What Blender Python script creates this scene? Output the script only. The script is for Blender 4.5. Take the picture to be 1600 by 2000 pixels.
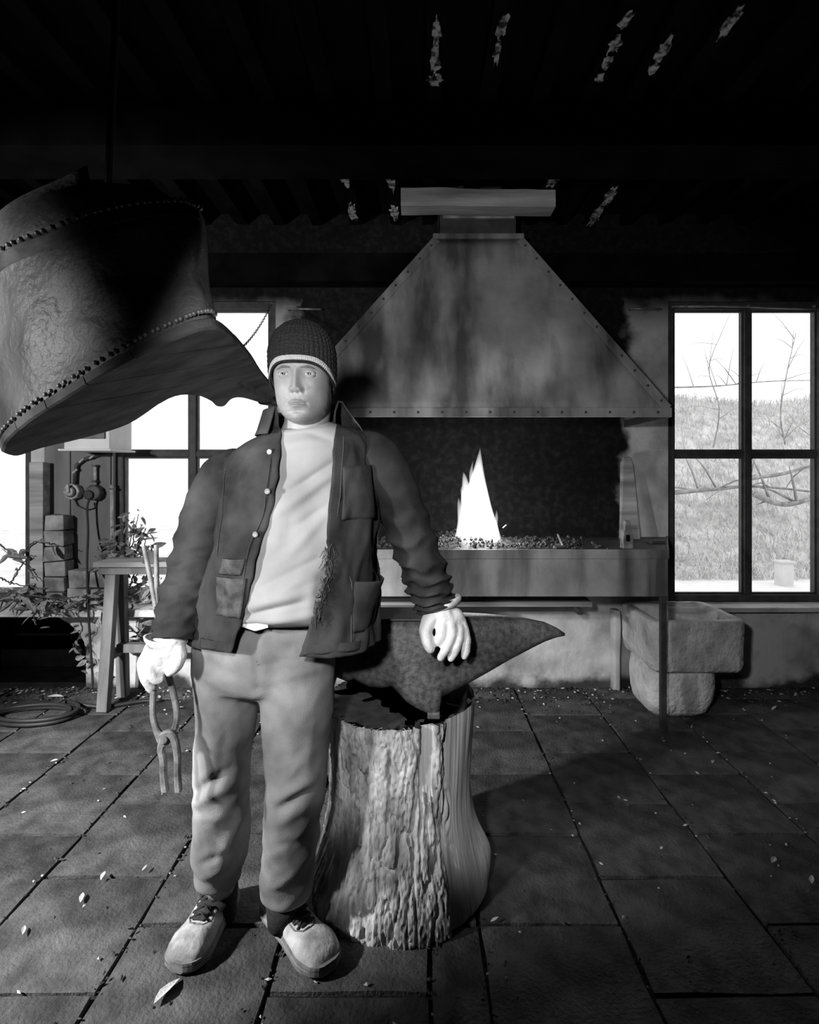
import bpy, bmesh, math, random
import numpy as np
from mathutils import Vector, Matrix, noise as mn

random.seed(7)
for o in list(bpy.data.objects):
    bpy.data.objects.remove(o)
scene = bpy.context.scene
C = scene.collection

# ------------------------------------------------------------------ camera
F, CX, CY, H = 1063.0, 815.0, 925.0, 1.36      # focal (px), vanishing point, eye height
cam_d = bpy.data.cameras.new('camera')
cam = bpy.data.objects.new('camera', cam_d); C.objects.link(cam)
cam.location = (0, 0, H); cam.rotation_euler = (math.pi/2, 0, 0)
cam_d.sensor_fit = 'HORIZONTAL'; cam_d.sensor_width = 36.0; cam_d.lens = F/1600*36.0
cam_d.shift_x = -(CX-800)/1600; cam_d.shift_y = -(1000-CY)/1600
cam_d.clip_start = 0.02; cam_d.clip_end = 200
scene.camera = cam

# ------------------------------------------------------------------ world + exposure
vs = scene.view_settings
vs.view_transform = 'Standard'; vs.look = 'None'; vs.gamma = 1.0
vs.exposure = 0.0; vs.use_curve_mapping = False
w = bpy.data.worlds.new('overcast_sky'); scene.world = w; w.use_nodes = True
w.node_tree.nodes['Background'].inputs[0].default_value = (1, 1, 1, 1)
w.node_tree.nodes['Background'].inputs[1].default_value = 1.6

# ------------------------------------------------------------------ photographer's strobes, plus an added floor fill
def spot(name, loc, target, energy, angle, blend=0.4, radius=0.06):
    l = bpy.data.lights.new(name, 'SPOT'); l.energy = energy
    l.spot_size = math.radians(angle); l.spot_blend = blend; l.shadow_soft_size = radius
    o = bpy.data.objects.new(name, l); C.objects.link(o); o.location = loc
    o.rotation_euler = (Vector(target)-Vector(loc)).to_track_quat('-Z', 'Y').to_euler()
    return o
spot('key_strobe', (-1.25, 0.50, 1.32), (-0.42, 1.55, 1.02), 96, 58, 0.35)
spot('front_strobe', (-0.30, 0.0, 1.62), (0.50, 3.0, 1.18), 92, 68, 0.2)
spot('left_strobe', (-2.60, 0.70, 1.70), (-1.76, 2.52, 1.50), 185, 80, 0.4)
spot('floor_fill', (-2.20, 0.85, 1.45), (-1.25, 2.2, 0.0), 470, 70, 0.5)  # extra unseen lamp added to brighten the left floor

# ------------------------------------------------------------------ helpers
def P(px, py, d):
    """a point d metres in front of the camera plane that is seen at photo position px, py"""
    return Vector(((px-CX)*d/F, d, H-(py-CY)*d/F))
def PX(px, d): return (px-CX)*d/F
def PZ(py, d): return H-(py-CY)*d/F
def lerp(a, b, t): return a+(b-a)*t
def sstep(a, b, x):
    t = min(1.0, max(0.0, (x-a)/(b-a))); return t*t*(3-2*t)
def N3(x, y, z): return mn.noise(Vector((x, y, z)))

class MB:
    def __init__(s): s.v = []; s.f = []; s.m = []
    def add(s, vs, fs, mi=0):
        b = len(s.v); s.v += [Vector(p) for p in vs]
        s.f += [tuple(i+b for i in f) for f in fs]; s.m += [mi]*len(fs); return s
    def box(s, x0, x1, y0, y1, z0, z1, mi=0, jit=0.0):
        vs = [Vector((x, y, z)) for z in (z0, z1) for y in (y0, y1) for x in (x0, x1)]
        if jit: vs = [p+Vector((random.uniform(-jit, jit) for _ in range(3))) for p in vs]
        return s.add(vs, [(0,2,3,1),(4,5,7,6),(0,1,5,4),(2,6,7,3),(0,4,6,2),(1,3,7,5)], mi)
    def bar(s, a, b, w, h, up=(0,0,1), mi=0, w2=None, h2=None):
        a = Vector(a); b = Vector(b); t = (b-a).normalized(); up = Vector(up)
        x = t.cross(up)
        if x.length < 1e-4: x = t.cross(Vector((0,1,0)))
        x.normalize(); y = x.cross(t); w2 = w2 or w; h2 = h2 or h
        vs = [a+x*(sx*w/2)+y*(sy*h/2) for sx, sy in ((-1,-1),(1,-1),(1,1),(-1,1))]
        vs += [b+x*(sx*w2/2)+y*(sy*h2/2) for sx, sy in ((-1,-1),(1,-1),(1,1),(-1,1))]
        return s.add(vs, [(3,2,1,0),(4,5,6,7),(0,1,5,4),(1,2,6,5),(2,3,7,6),(3,0,4,7)], mi)
    def prism(s, pts, vec, mi=0):
        n = len(pts); pts = [Vector(p) for p in pts]; vec = Vector(vec)
        fs = [tuple(range(n-1, -1, -1)), tuple(range(n, 2*n))]
        fs += [(i, (i+1) % n, (i+1) % n+n, i+n) for i in range(n)]
        return s.add(pts+[p+vec for p in pts], fs, mi)
    def loft(s, rings, closed=True, cap=True, mi=0):
        n = len(rings[0]); vs = [p for r in rings for p in r]; fs = []
        k = n if closed else n-1
        for i in range(len(rings)-1):
            for j in range(k):
                a = i*n+j; b = i*n+(j+1) % n
                fs.append((a, b, b+n, a+n))
        if cap and closed:
            fs.append(tuple(range(n-1, -1, -1))); L = (len(rings)-1)*n
            fs.append(tuple(L+j for j in range(n)))
        return s.add(vs, fs, mi)
    def tube(s, pts, rad, n=10, cap=True, mi=0, disp=None, flat=1.0, up=(0,1,0)):
        pts = [Vector(p) for p in pts]; m = len(pts)
        if not hasattr(rad, '__len__'): rad = [rad]*m
        T = []
        for i in range(m):
            t = pts[min(i+1, m-1)]-pts[max(i-1, 0)]; T.append(t.normalized())
        u = Vector(up)-T[0]*Vector(up).dot(T[0])
        if u.length < 1e-3: u = Vector((1,0,0))-T[0]*T[0].x
        u.normalize(); rings = []
        for i in range(m):
            u = (u-T[i]*u.dot(T[i])).normalized(); v = T[i].cross(u); ring = []
            for j in range(n):
                a = 2*math.pi*j/n; r = rad[i]
                if disp: r += disp(i/(m-1), a)
                ring.append(pts[i]+u*(math.cos(a)*r*flat)+v*(math.sin(a)*r))
            rings.append(ring)
        return s.loft(rings, True, cap, mi)
    def ball(s, c, r, nu=10, nv=7, mi=0):
        c = Vector(c); r = Vector(r) if hasattr(r, '__len__') else Vector((r,r,r))
        rings = []
        for i in range(nv+1):
            ph = -math.pi/2+math.pi*(i+.02)/(nv+.04)
            rings.append([c+Vector((math.cos(ph)*math.cos(2*math.pi*j/nu)*r.x, math.cos(ph)*math.sin(2*math.pi*j/nu)*r.y, math.sin(ph)*r.z)) for j in range(nu)])
        return s.loft(rings, True, True, mi)
    def mesh(s, name, origin=(0,0,0), smooth=False):
        o = Vector(origin); me = bpy.data.meshes.new(name)
        me.from_pydata([p-o for p in s.v], [], s.f)
        me.polygons.foreach_set('material_index', s.m)
        if smooth: me.polygons.foreach_set('use_smooth', [True]*len(me.polygons))
        me.update(); return me
    def build(s, name, mat, parent=None, origin=None, smooth=False, bevel=0, solid=0, fixn=True, autos=None):
        if origin is None: origin = WO.get(parent.name, Vector((0,0,0))) if parent else Vector((0,0,0))
        me = s.mesh(name, origin, smooth)
        if fixn:
            bm = bmesh.new(); bm.from_mesh(me); bmesh.ops.recalc_face_normals(bm, faces=bm.faces); bm.to_mesh(me); bm.free()
        for m in (mat if isinstance(mat, (list, tuple)) else [mat]): me.materials.append(m)
        o = bpy.data.objects.new(name, me); C.objects.link(o)
        if parent: o.parent = parent; o.location = Vector(origin)-WO.get(parent.name, Vector((0,0,0)))
        else: o.location = origin
        WO[o.name] = Vector(origin)
        if solid: md = o.modifiers.new('thickness', 'SOLIDIFY'); md.thickness = solid; md.offset = -1
        if bevel: md = o.modifiers.new('edge', 'BEVEL'); md.width = bevel; md.segments = 2; md.limit_method = 'ANGLE'
        return o
WO = {}
def tag(o, label, cat, group=None):
    o['label'] = label; o['category'] = cat
    if group: o['group'] = group
    return o
def struct(o, label=None, cat=None):
    o['kind'] = 'structure'
    if label: o['label'] = label
    if cat: o['category'] = cat
    return o
def thing(name, label, cat, loc, group=None):
    o = bpy.data.objects.new(name, None); C.objects.link(o); o.location = loc; o.empty_display_size = .1
    WO[o.name] = Vector(loc); return tag(o, label, cat, group)
def share(name, me, parent, loc, rot=(0,0,0), scale=1.0):
    o = bpy.data.objects.new(name, me); C.objects.link(o)
    if parent: o.parent = parent
    o.location = Vector(loc)-(WO.get(parent.name, Vector()) if parent else Vector())
    o.rotation_euler = rot; o.scale = (scale,)*3 if not hasattr(scale, '__len__') else scale
    return o
def spline(pts, n):
    """Catmull-Rom through tuples of any length"""
    A = np.array(pts, float); m = len(A); out = []
    for k in range(n):
        t = k/(n-1)*(m-1); i = min(int(t), m-2); t -= i
        p0, p1, p2, p3 = A[max(i-1,0)], A[i], A[i+1], A[min(i+2,m-1)]
        out.append(.5*((2*p1)+(-p0+p2)*t+(2*p0-5*p1+4*p2-p3)*t*t+(-p0+3*p1-3*p2+p3)*t**3))
    return out
def remesh(o, voxel, smooth=4):
    """fuse the shells of a mesh object into one continuous surface"""
    md = o.modifiers.new('r', 'REMESH'); md.mode = 'VOXEL'; md.voxel_size = voxel
    if smooth: sm = o.modifiers.new('s', 'SMOOTH'); sm.iterations = smooth; sm.factor = .5
    dg = bpy.context.evaluated_depsgraph_get(); dg.update()
    me = bpy.data.meshes.new_from_object(o.evaluated_get(dg))
    old = o.data; o.modifiers.clear(); mats = list(old.materials); o.data = me; me.name = old.name
    me.materials.clear()
    for m in mats: me.materials.append(m)
    me.polygons.foreach_set('use_smooth', [True]*len(me.polygons)); me.update()
    return o
def folds(p, L):
    """sum of cloth ridges (+) and creases (-), each given by where its two ends fall in the photo"""
    x = CX+p.x*F/p.y; y = CY-(p.z-H)*F/p.y; t = 0.0
    for x0, y0, x1, y1, w_, a in L:
        dx, dy = x1-x0, y1-y0; l2 = dx*dx+dy*dy; u = ((x-x0)*dx+(y-y0)*dy)/l2
        if u < -.25 or u > 1.25: continue
        c = min(1, max(0, u)); d2 = (x-x0-dx*c)**2+(y-y0-dy*c)**2
        e = math.sin(math.pi*min(1, max(0, (u+.25)/1.5)))
        t += a*e*math.exp(-d2/(w_*w_))
    return t
FOLD_SHIRT = [(662,898,545,972,7,-.009),(658,918,548,1000,9,.010),(640,1000,552,1100,9,.006),(645,985,575,1030,6,-.005),(602,1150,500,1182,8,.009),(592,1172,478,1202,6,-.009),(622,1090,508,1150,7,-.007),(628,1110,520,1170,9,.006),(612,1195,520,1216,7,.008),(560,1215,480,1222,5,-.006),(650,862,600,846,6,-.004),(560,870,610,858,7,.003),(570,1010,555,1070,8,-.004),(610,1130,600,1200,8,.006)]
FOLD_JACKET = [(540,900,470,1000,8,-.007),(522,882,450,985,10,.007),(520,1000,450,1042,8,-.005),(500,1030,440,1090,10,.006),(655,1050,700,1250,10,.008),(712,1100,692,1240,8,-.010),(735,1000,725,1130,9,-.008),(470,1210,430,1270,9,.007),(690,860,720,920,9,-.006),(640,1220,600,1262,9,.006),(560,900,520,980,7,.004)]
FOLD_TROUSERS = [(382,1548,452,1500,9,-.013),(378,1572,458,1528,11,.011),(392,1622,440,1664,10,-.008),(482,1580,430,1668,11,.008),(385,1600,470,1590,9,.006),(390,1690,440,1670,8,-.008),(395,1715,450,1695,8,.007),(542,1582,602,1543,8,-.014),(540,1560,612,1520,11,.012),(548,1606,625,1560,10,.006),(508,1300,602,1280,8,-.006),(520,1332,642,1300,10,.006),(503,1345,562,1425,9,-.008),(512,1360,575,1460,11,.006),(496,1245,505,1345,5,-.007),(400,1290,470,1330,9,-.006),(395,1320,470,1360,10,.006),(540,1700,600,1720,9,.006),(530,1740,590,1750,8,-.006),(540,1650,620,1640,9,-.005),(440,1420,430,1520,9,-.005),(610,1420,600,1510,10,.005)]
def displace(o, fn):
    me = o.data; me.update(); nr = [v.normal.copy() for v in me.vertices]; of = WO[o.name]
    for v, n in zip(me.vertices, nr): v.co = v.co+n*fn(v.co+of, n)
    me.update()

# ------------------------------------------------------------------ materials
def mat(name, c1, c2=None, scale=6.0, rough=.8, bump=.25, bscale=40.0, stretch=(1,1,1), metal=0.0, spec=.3,
        detail=6.0, lo=.35, hi=.65, bdist=.006, streak=None):
    m = bpy.data.materials.new(name); m.use_nodes = True; nt = m.node_tree; nd = nt.nodes; lk = nt.links
    b = nd['Principled BSDF']; b.inputs['Roughness'].default_value = rough; b.inputs['Metallic'].default_value = metal
    b.inputs['Specular IOR Level'].default_value = spec
    c2 = c1 if c2 is None else c2
    tc = nd.new('ShaderNodeTexCoord'); mp = nd.new('ShaderNodeMapping'); mp.inputs['Scale'].default_value = stretch
    lk.new(tc.outputs['Object'], mp.inputs['Vector'])
    n1 = nd.new('ShaderNodeTexNoise'); n1.inputs['Scale'].default_value = scale; n1.inputs['Detail'].default_value = detail
    lk.new(mp.outputs[0], n1.inputs['Vector'])
    cr = nd.new('ShaderNodeValToRGB'); e = cr.color_ramp.elements
    e[0].position = lo; e[0].color = (c1,c1,c1,1); e[1].position = hi; e[1].color = (c2,c2,c2,1)
    lk.new(n1.outputs['Fac'], cr.inputs[0]); col = cr.outputs[0]
    if streak:
        sc, st, dark = streak
        mp2 = nd.new('ShaderNodeMapping'); mp2.inputs['Scale'].default_value = st; lk.new(tc.outputs['Object'], mp2.inputs['Vector'])
        n3 = nd.new('ShaderNodeTexNoise'); n3.inputs['Scale'].default_value = sc; n3.inputs['Detail'].default_value = 4
        lk.new(mp2.outputs[0], n3.inputs['Vector'])
        r3 = nd.new('ShaderNodeValToRGB'); q = r3.color_ramp.elements
        q[0].position = .38; q[0].color = (dark,)*3+(1,); q[1].position = .58; q[1].color = (1,1,1,1)
        lk.new(n3.outputs['Fac'], r3.inputs[0])
        mx = nd.new('ShaderNodeMix'); mx.data_type = 'RGBA'; mx.blend_type = 'MULTIPLY'; mx.inputs[0].default_value = 1
        lk.new(col, mx.inputs[6]); lk.new(r3.outputs[0], mx.inputs[7]); col = mx.outputs[2]
    lk.new(col, b.inputs['Base Color'])
    if bump:
        n2 = nd.new('ShaderNodeTexNoise'); n2.inputs['Scale'].default_value = bscale; n2.inputs['Detail'].default_value = 5
        lk.new(mp.outputs[0], n2.inputs['Vector'])
        bp = nd.new('ShaderNodeBump'); bp.inputs['Strength'].default_value = bump; bp.inputs['Distance'].default_value = bdist
        lk.new(n2.outputs['Fac'], bp.inputs['Height']); lk.new(bp.outputs[0], b.inputs['Normal'])
    return m
M = {}
M['slab'] = mat('paving_stone', .04, .13, 9, .85, 1.0, 90, lo=.33, hi=.68, bdist=.006, detail=12, streak=(1.7, (1,1,1), .55))
M['slab2'] = mat('paving_stone_dark', .03, .10, 12, .85, 1.0, 90, lo=.33, hi=.68, bdist=.006, detail=12, streak=(1.7, (1,1,1), .55))
M['soil'] = mat('joint_soil', .012, .035, 60, .95, .6, 120)
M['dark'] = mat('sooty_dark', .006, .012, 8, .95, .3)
M['whitewash'] = mat('whitewash', .34, .6, 5, .9, .5, 18, lo=.25, hi=.6, bdist=.012)
M['grey_board'] = mat('grey_painted_board', .13, .2, 9, .8, .25, 30, stretch=(1,1,.25))
M['white_paint'] = mat('white_paint', .6, .75, 5, .6, .1)
M['frame'] = mat('window_iron', .04, .07, 18, .6, .2)
M['joist'] = mat('sooty_joist_with_painted_light', .002, .2, 5, .9, .5, 30, stretch=(1,.5,1), lo=.62, hi=.70)  # pale noise patches imitate light caught on the joists
M['light_patch'] = mat('painted_light_on_joist', .02, .6, 40, .9, .4, 60, lo=.38, hi=.6)  # pale colour standing in for light on the joists
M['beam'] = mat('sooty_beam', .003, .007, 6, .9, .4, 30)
M['planktop'] = mat('weathered_plank', .2, .5, 7, .85, .5, 45, stretch=(.2,1,2.0))
M['hood'] = mat('sooty_sheet_steel', .24, .50, 4, .6, .3, 60, lo=.3, hi=.7, streak=(3.0, (1.6,1.6,.22), .25), spec=.3)
M['steel_dark'] = mat('dark_steel', .035, .07, 14, .5, .3, 80, spec=.4)
M['coal'] = mat('coal', .01, .10, 30, .6, .4, 60)
M['anvil'] = mat('cast_iron_anvil', .05, .13, 60, .5, .55, 190, lo=.35, hi=.65, spec=.5, bdist=.003)
M['bark'] = mat('oak_bark', .22, .66, 22, .9, 1.0, 70, stretch=(1,1,.3), bdist=.008)
M['stripped'] = mat('stripped_wood', .5, .8, 10, .75, .5, 60, stretch=(2.2,2.2,.12), bdist=.004)
M['stumptop'] = mat('stump_end_grain', .02, .06, 20, .9, .4)
M['stone'] = mat('weathered_limestone', .34, .72, 7, .9, .9, 34, lo=.3, hi=.62, bdist=.015)
M['leather'] = mat('worn_leather', .045, .13, 6, .52, .6, 40, lo=.3, hi=.7, spec=.4, bdist=.012)
M['bellowswood'] = mat('bellows_board', .03, .10, 8, .75, .4, 40, stretch=(.5,2,2))
M['stud'] = mat('stud_iron', .14, .25, 20, .4, .1, metal=.4)
M['trestle'] = mat('grey_painted_timber', .10, .22, 9, .7, .3, 40, stretch=(1,1,.3))
M['trestletop'] = mat('worn_table_board', .2, .42, 8, .8, .3, 40, stretch=(.3,1,1))
M['cable'] = mat('black_cable', .02, .03, 10, .5, 0)
M['porcelain'] = mat('old_switch_casing', .25, .5, 30, .5, .2)
M['leaf'] = mat('vine_leaf', .16, .42, 12, .5, .2, spec=.4)
M['stem'] = mat('vine_stem', .06, .12, 12, .8, .2)
M['crumb'] = mat('soil_crumb', .02, .09, 40, .95, 0)
M['dryleaf'] = mat('dry_leaf', .35, .6, 20, .7, .3)
M['skin'] = mat('skin', .30, .35, 30, .5, .12, 260, spec=.35, bdist=.0015)
M['stubble'] = mat('stubbled_skin', .24, .29, 60, .6, .3, 300, spec=.3, bdist=.0015)
M['lip'] = mat('lip', .20, .25, 60, .45, .1, 200)
M['brow'] = mat('eyebrow_hair', .12, .20, 200, .8, .3, 300)
M['eyewhite'] = mat('eye_white', .55, .55, 10, .2, 0, spec=.5)
M['iris'] = mat('iris', .10, .16, 300, .15, 0, spec=.6)
M['pupil'] = mat('pupil', .005, .005, 10, .1, 0, spec=.6)
M['knit'] = mat('dark_knit', .018, .045, 300, .95, .8, 420, bdist=.002, spec=.1)
M['knitwhite'] = mat('white_knit', .45, .65, 260, .95, .8, 420, bdist=.002, spec=.1)
M['jacket'] = mat('worn_work_jacket', .022, .075, 9, .92, .6, 420, lo=.3, hi=.7, bdist=.002, spec=.1, detail=10, streak=(5, (1,1,.5), .6))
M['jacketworn'] = mat('frayed_jacket_cloth', .04, .11, 30, .95, .5, 300, spec=.1)
M['collar'] = mat('jacket_collar', .035, .08, 9, .92, .35, 400, spec=.12)
M['shirt'] = mat('tee_shirt', .27, .36, 8, .92, .25, 500, bdist=.001, spec=.1)
M['undershirt'] = mat('undershirt', .7, .75, 8, .9, .1)
M['trousers'] = mat('work_trousers', .16, .40, 7, .92, .6, 420, lo=.3, hi=.7, bdist=.002, spec=.1, detail=10, streak=(4, (1,1,.5), .7))
M['boot'] = mat('scuffed_boot_leather', .18, .55, 14, .6, .4, 80, lo=.38, hi=.62, spec=.3)
M['sole'] = mat('boot_sole', .12, .22, 30, .8, .3)
M['lace'] = mat('boot_lace', .02, .05, 60, .9, .3)
M['sock'] = mat('dark_sock', .015, .03, 80, .95, .5)
M['glove'] = mat('pale_work_glove', .55, .78, 22, .8, .35, 120, lo=.28, hi=.5, spec=.2)
M['iron'] = mat('forged_iron', .12, .32, 25, .5, .35, 90, metal=.0)
M['button'] = mat('metal_button', .4, .5, 30, .3, .1, metal=.6)
M['brick'] = mat('old_brick', .14, .42, 9, .9, .6, 30)
M['grass'] = mat('dry_grass', .55, .8, 9, .9, .3)
M['bank'] = mat('grassy_bank', .5, .8, 4, .95, .8, 14)
M['gravel'] = mat('pale_gravel_path', .8, .9, 9, .95, .3)
M['twig'] = mat('bare_twig', .22, .4, 12, .9, .3)

def wall_material():
    m = bpy.data.materials.new('whitewashed_wall_with_soot'); m.use_nodes = True; nt = m.node_tree; nd = nt.nodes; lk = nt.links
    b = nd['Principled BSDF']; b.inputs['Roughness'].default_value = .92; b.inputs['Specular IOR Level'].default_value = .15
    tc = nd.new('ShaderNodeTexCoord'); sp = nd.new('ShaderNodeSeparateXYZ'); lk.new(tc.outputs['Object'], sp.inputs[0])
    n = nd.new('ShaderNodeTexNoise'); n.inputs['Scale'].default_value = 5; n.inputs['Detail'].default_value = 8; lk.new(tc.outputs['Object'], n.inputs['Vector'])
    def mth(op, a, b_=None, c=None):
        q = nd.new('ShaderNodeMath'); q.operation = op
        for i, x in enumerate((a, b_, c)):
            if x is None: continue
            if isinstance(x, (int, float)): q.inputs[i].default_value = x
            else: lk.new(x, q.inputs[i])
        return q.outputs[0]
    def ss(x, a, b_):
        q = nd.new('ShaderNodeMapRange'); q.interpolation_type = 'SMOOTHSTEP'; lk.new(x, q.inputs[0])
        q.inputs[1].default_value = a; q.inputs[2].default_value = b_; return q.outputs[0]
    nz = mth('SUBTRACT', n.outputs['Fac'], .5)
    ax = mth('ADD', mth('ABSOLUTE', mth('SUBTRACT', sp.outputs[0], .28)), mth('MULTIPLY', nz, .35))
    zz = mth('ADD', sp.outputs[2], mth('MULTIPLY', nz, .3))
    forge = mth('MULTIPLY', mth('SUBTRACT', 1.0, ss(ax, 1.0, 1.12)), ss(zz, .62, .82))
    soot = mth('MAXIMUM', forge, ss(zz, 2.25, 2.5))
    foot = mth('SUBTRACT', 1.0, ss(zz, .0, .09))
    soot = mth('MAXIMUM', soot, mth('MULTIPLY', foot, .9))
    r = nd.new('ShaderNodeValToRGB'); e = r.color_ramp.elements
    e[0].position = .32; e[0].color = (.34,.34,.34,1); e[1].position = .6; e[1].color = (.66,.66,.66,1); lk.new(n.outputs['Fac'], r.inputs[0])
    n4 = nd.new('ShaderNodeTexNoise'); n4.inputs['Scale'].default_value = 30; n4.inputs['Detail'].default_value = 8; lk.new(tc.outputs['Object'], n4.inputs['Vector'])
    r2 = nd.new('ShaderNodeValToRGB'); e = r2.color_ramp.elements
    e[0].position = .45; e[0].color = (.006,.006,.006,1); e[1].position = .9; e[1].color = (.022,.022,.022,1); lk.new(n4.outputs['Fac'], r2.inputs[0])
    mx = nd.new('ShaderNodeMix'); mx.data_type = 'RGBA'; lk.new(soot, mx.inputs[0]); lk.new(r.outputs[0], mx.inputs[6]); lk.new(r2.outputs[0], mx.inputs[7])
    lk.new(mx.outputs[2], b.inputs['Base Color'])
    n2 = nd.new('ShaderNodeTexNoise'); n2.inputs['Scale'].default_value = 22; n2.inputs['Detail'].default_value = 6; lk.new(tc.outputs['Object'], n2.inputs['Vector'])
    bp = nd.new('ShaderNodeBump'); bp.inputs['Strength'].default_value = .5; bp.inputs['Distance'].default_value = .012
    lk.new(n2.outputs['Fac'], bp.inputs['Height']); lk.new(bp.outputs[0], b.inputs['Normal'])
    return m
for k_ in ('beam','joist','dark','soil'): M[k_].node_tree.nodes['Principled BSDF'].inputs['Specular IOR Level'].default_value = .03
M['wall'] = wall_material()
def glass_material():
    m = bpy.data.materials.new('window_glass'); m.use_nodes = True; nt = m.node_tree; nd = nt.nodes; lk = nt.links
    nd.remove(nd['Principled BSDF']); out = nd['Material Output']
    t = nd.new('ShaderNodeBsdfTransparent'); g = nd.new('ShaderNodeBsdfGlossy'); g.inputs['Roughness'].default_value = .03
    t.inputs[0].default_value = (.97,.97,.97,1)
    mx = nd.new('ShaderNodeMixShader'); mx.inputs[0].default_value = .04
    lk.new(t.outputs[0], mx.inputs[1]); lk.new(g.outputs[0], mx.inputs[2]); lk.new(mx.outputs[0], out.inputs[0]); return m
M['glass'] = glass_material()
def frosted_material():
    m = bpy.data.materials.new('dusty_glass'); m.use_nodes = True; nt = m.node_tree; nd = nt.nodes; lk = nt.links
    nd.remove(nd['Principled BSDF']); out = nd['Material Output']
    t = nd.new('ShaderNodeBsdfTransparent'); g = nd.new('ShaderNodeBsdfTranslucent'); g.inputs[0].default_value = (.9,.9,.9,1)
    n = nd.new('ShaderNodeTexNoise'); n.inputs['Scale'].default_value = 7; n.inputs['Detail'].default_value = 6
    tc = nd.new('ShaderNodeTexCoord'); lk.new(tc.outputs['Object'], n.inputs['Vector'])
    r = nd.new('ShaderNodeMapRange'); r.inputs[1].default_value = .45; r.inputs[2].default_value = .75; r.inputs[3].default_value = 0.05; r.inputs[4].default_value = .5
    lk.new(n.outputs['Fac'], r.inputs[0])
    mx = nd.new('ShaderNodeMixShader'); lk.new(r.outputs[0], mx.inputs[0])
    lk.new(t.outputs[0], mx.inputs[1]); lk.new(g.outputs[0], mx.inputs[2]); lk.new(mx.outputs[0], out.inputs[0]); return m
M['frosted'] = frosted_material()
def flame_material():
    m = bpy.data.materials.new('flame'); m.use_nodes = True; nt = m.node_tree; nd = nt.nodes; lk = nt.links
    nd.remove(nd['Principled BSDF']); out = nd['Material Output']
    e = nd.new('ShaderNodeEmission'); e.inputs[1].default_value = 22
    lk.new(e.outputs[0], out.inputs['Volume']); return m
M['flame'] = flame_material()
def glow_material(s):
    m = bpy.data.materials.new('ember'); m.use_nodes = True; nt = m.node_tree; nd = nt.nodes; lk = nt.links
    nd.remove(nd['Principled BSDF']); e = nd.new('ShaderNodeEmission'); e.inputs[1].default_value = s
    lk.new(e.outputs[0], nd['Material Output'].inputs[0]); return m
M['ember'] = glow_material(2.5)

# ================================================================== THE SETTING
YW = 3.48
# floor ------------------------------------------------------------
floor = struct(MB().box(-3.4, 3.4, -2.2, YW, -.12, -.018).build('floor', M['soil']), 'dark earth floor of the smithy under square paving slabs', 'floor')
cols = [-3.41, -2.985, -2.56, -2.13, -1.70, -1.265, -.845, -.397, .035, .187, .617, 1.05, 1.477, 1.886, 2.31, 2.74, 3.17]
slab_cache = {}
def slab_mesh(w, d, k):
    key = (round(w,3), round(d,3), k)
    if key in slab_cache: return slab_cache[key]
    rnd = random.Random(k*17+int(w*1000)); bm = bmesh.new(); nx = ny = 5; g = .0065; vs = {}
    for i in range(nx):
        for j in range(ny):
            x = (i/(nx-1)-.5)*(w-2*g); y = (j/(ny-1)-.5)*(d-2*g)
            e = i in (0,nx-1) or j in (0,ny-1)
            if e: x += rnd.uniform(-.004,.003)*(1 if x > 0 else -1); y += rnd.uniform(-.004,.003)*(1 if y > 0 else -1)
            vs[i,j] = bm.verts.new((x, y, (-.006 if e else rnd.uniform(-.0012,.0012))))
    for i in range(nx-1):
        for j in range(ny-1): bm.faces.new((vs[i,j], vs[i+1,j], vs[i+1,j+1], vs[i,j+1]))
    edge = [vs[i,0] for i in range(nx)]+[vs[nx-1,j] for j in range(1,ny)]+[vs[i,ny-1] for i in range(nx-2,-1,-1)]+[vs[0,j] for j in range(ny-2,0,-1)]
    low = [bm.verts.new((v.co.x*1.004, v.co.y*1.004, -.04)) for v in edge]
    for a in range(len(edge)): bm.faces.new((edge[a], low[a], low[(a+1) % len(edge)], edge[(a+1) % len(edge)]))
    me = bpy.data.meshes.new('paving_slab'); bm.to_mesh(me); bm.free()
    me.materials.append(M['slab'] if k % 3 else M['slab2']); slab_cache[key] = me; return me
for ci in range(len(cols)-1):
    x0, x1 = cols[ci], cols[ci+1]
    base = 1.842 if ci % 2 == 1 else 2.062
    if ci >= 9: base = 1.842 if ci % 2 == 0 else 2.062
    y = base-.415*8
    while y < YW:
        y1 = min(y+.415, YW); y0 = max(y, -1.0)
        if y1-y0 > .05 and y1 > .35:
            share('paving_slab', slab_mesh(x1-x0, y1-y0, random.randrange(7)), floor, ((x0+x1)/2, (y0+y1)/2, random.uniform(-.003,.002)), (random.uniform(-.006,.006), random.uniform(-.006,.006), 0))
        y += .415
# walls ------------------------------------------------------------
YB = YW+.12; ZS, ZT, ZC = .537, 2.463, 3.03
W1 = (-1.935, -.905); W2 = (1.605, 2.62); W3 = (-3.15, -2.47)
wb = MB()
wb.box(W1[1], W2[0], YW, YB, -.05, ZC)
wb.box(W2[1], 3.4, YW, YB, -.05, ZC)
wb.box(W3[1], W1[0], YW, YB, ZS, ZC)
wb.box(-3.4, W3[0], YW, YB, ZS, ZC)
for a, b in (W1, W2, W3): wb.box(a, b, YW, YB, ZT, ZC)
wb.box(W2[0], W2[1], YW, YB, -.05, ZS)
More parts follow.
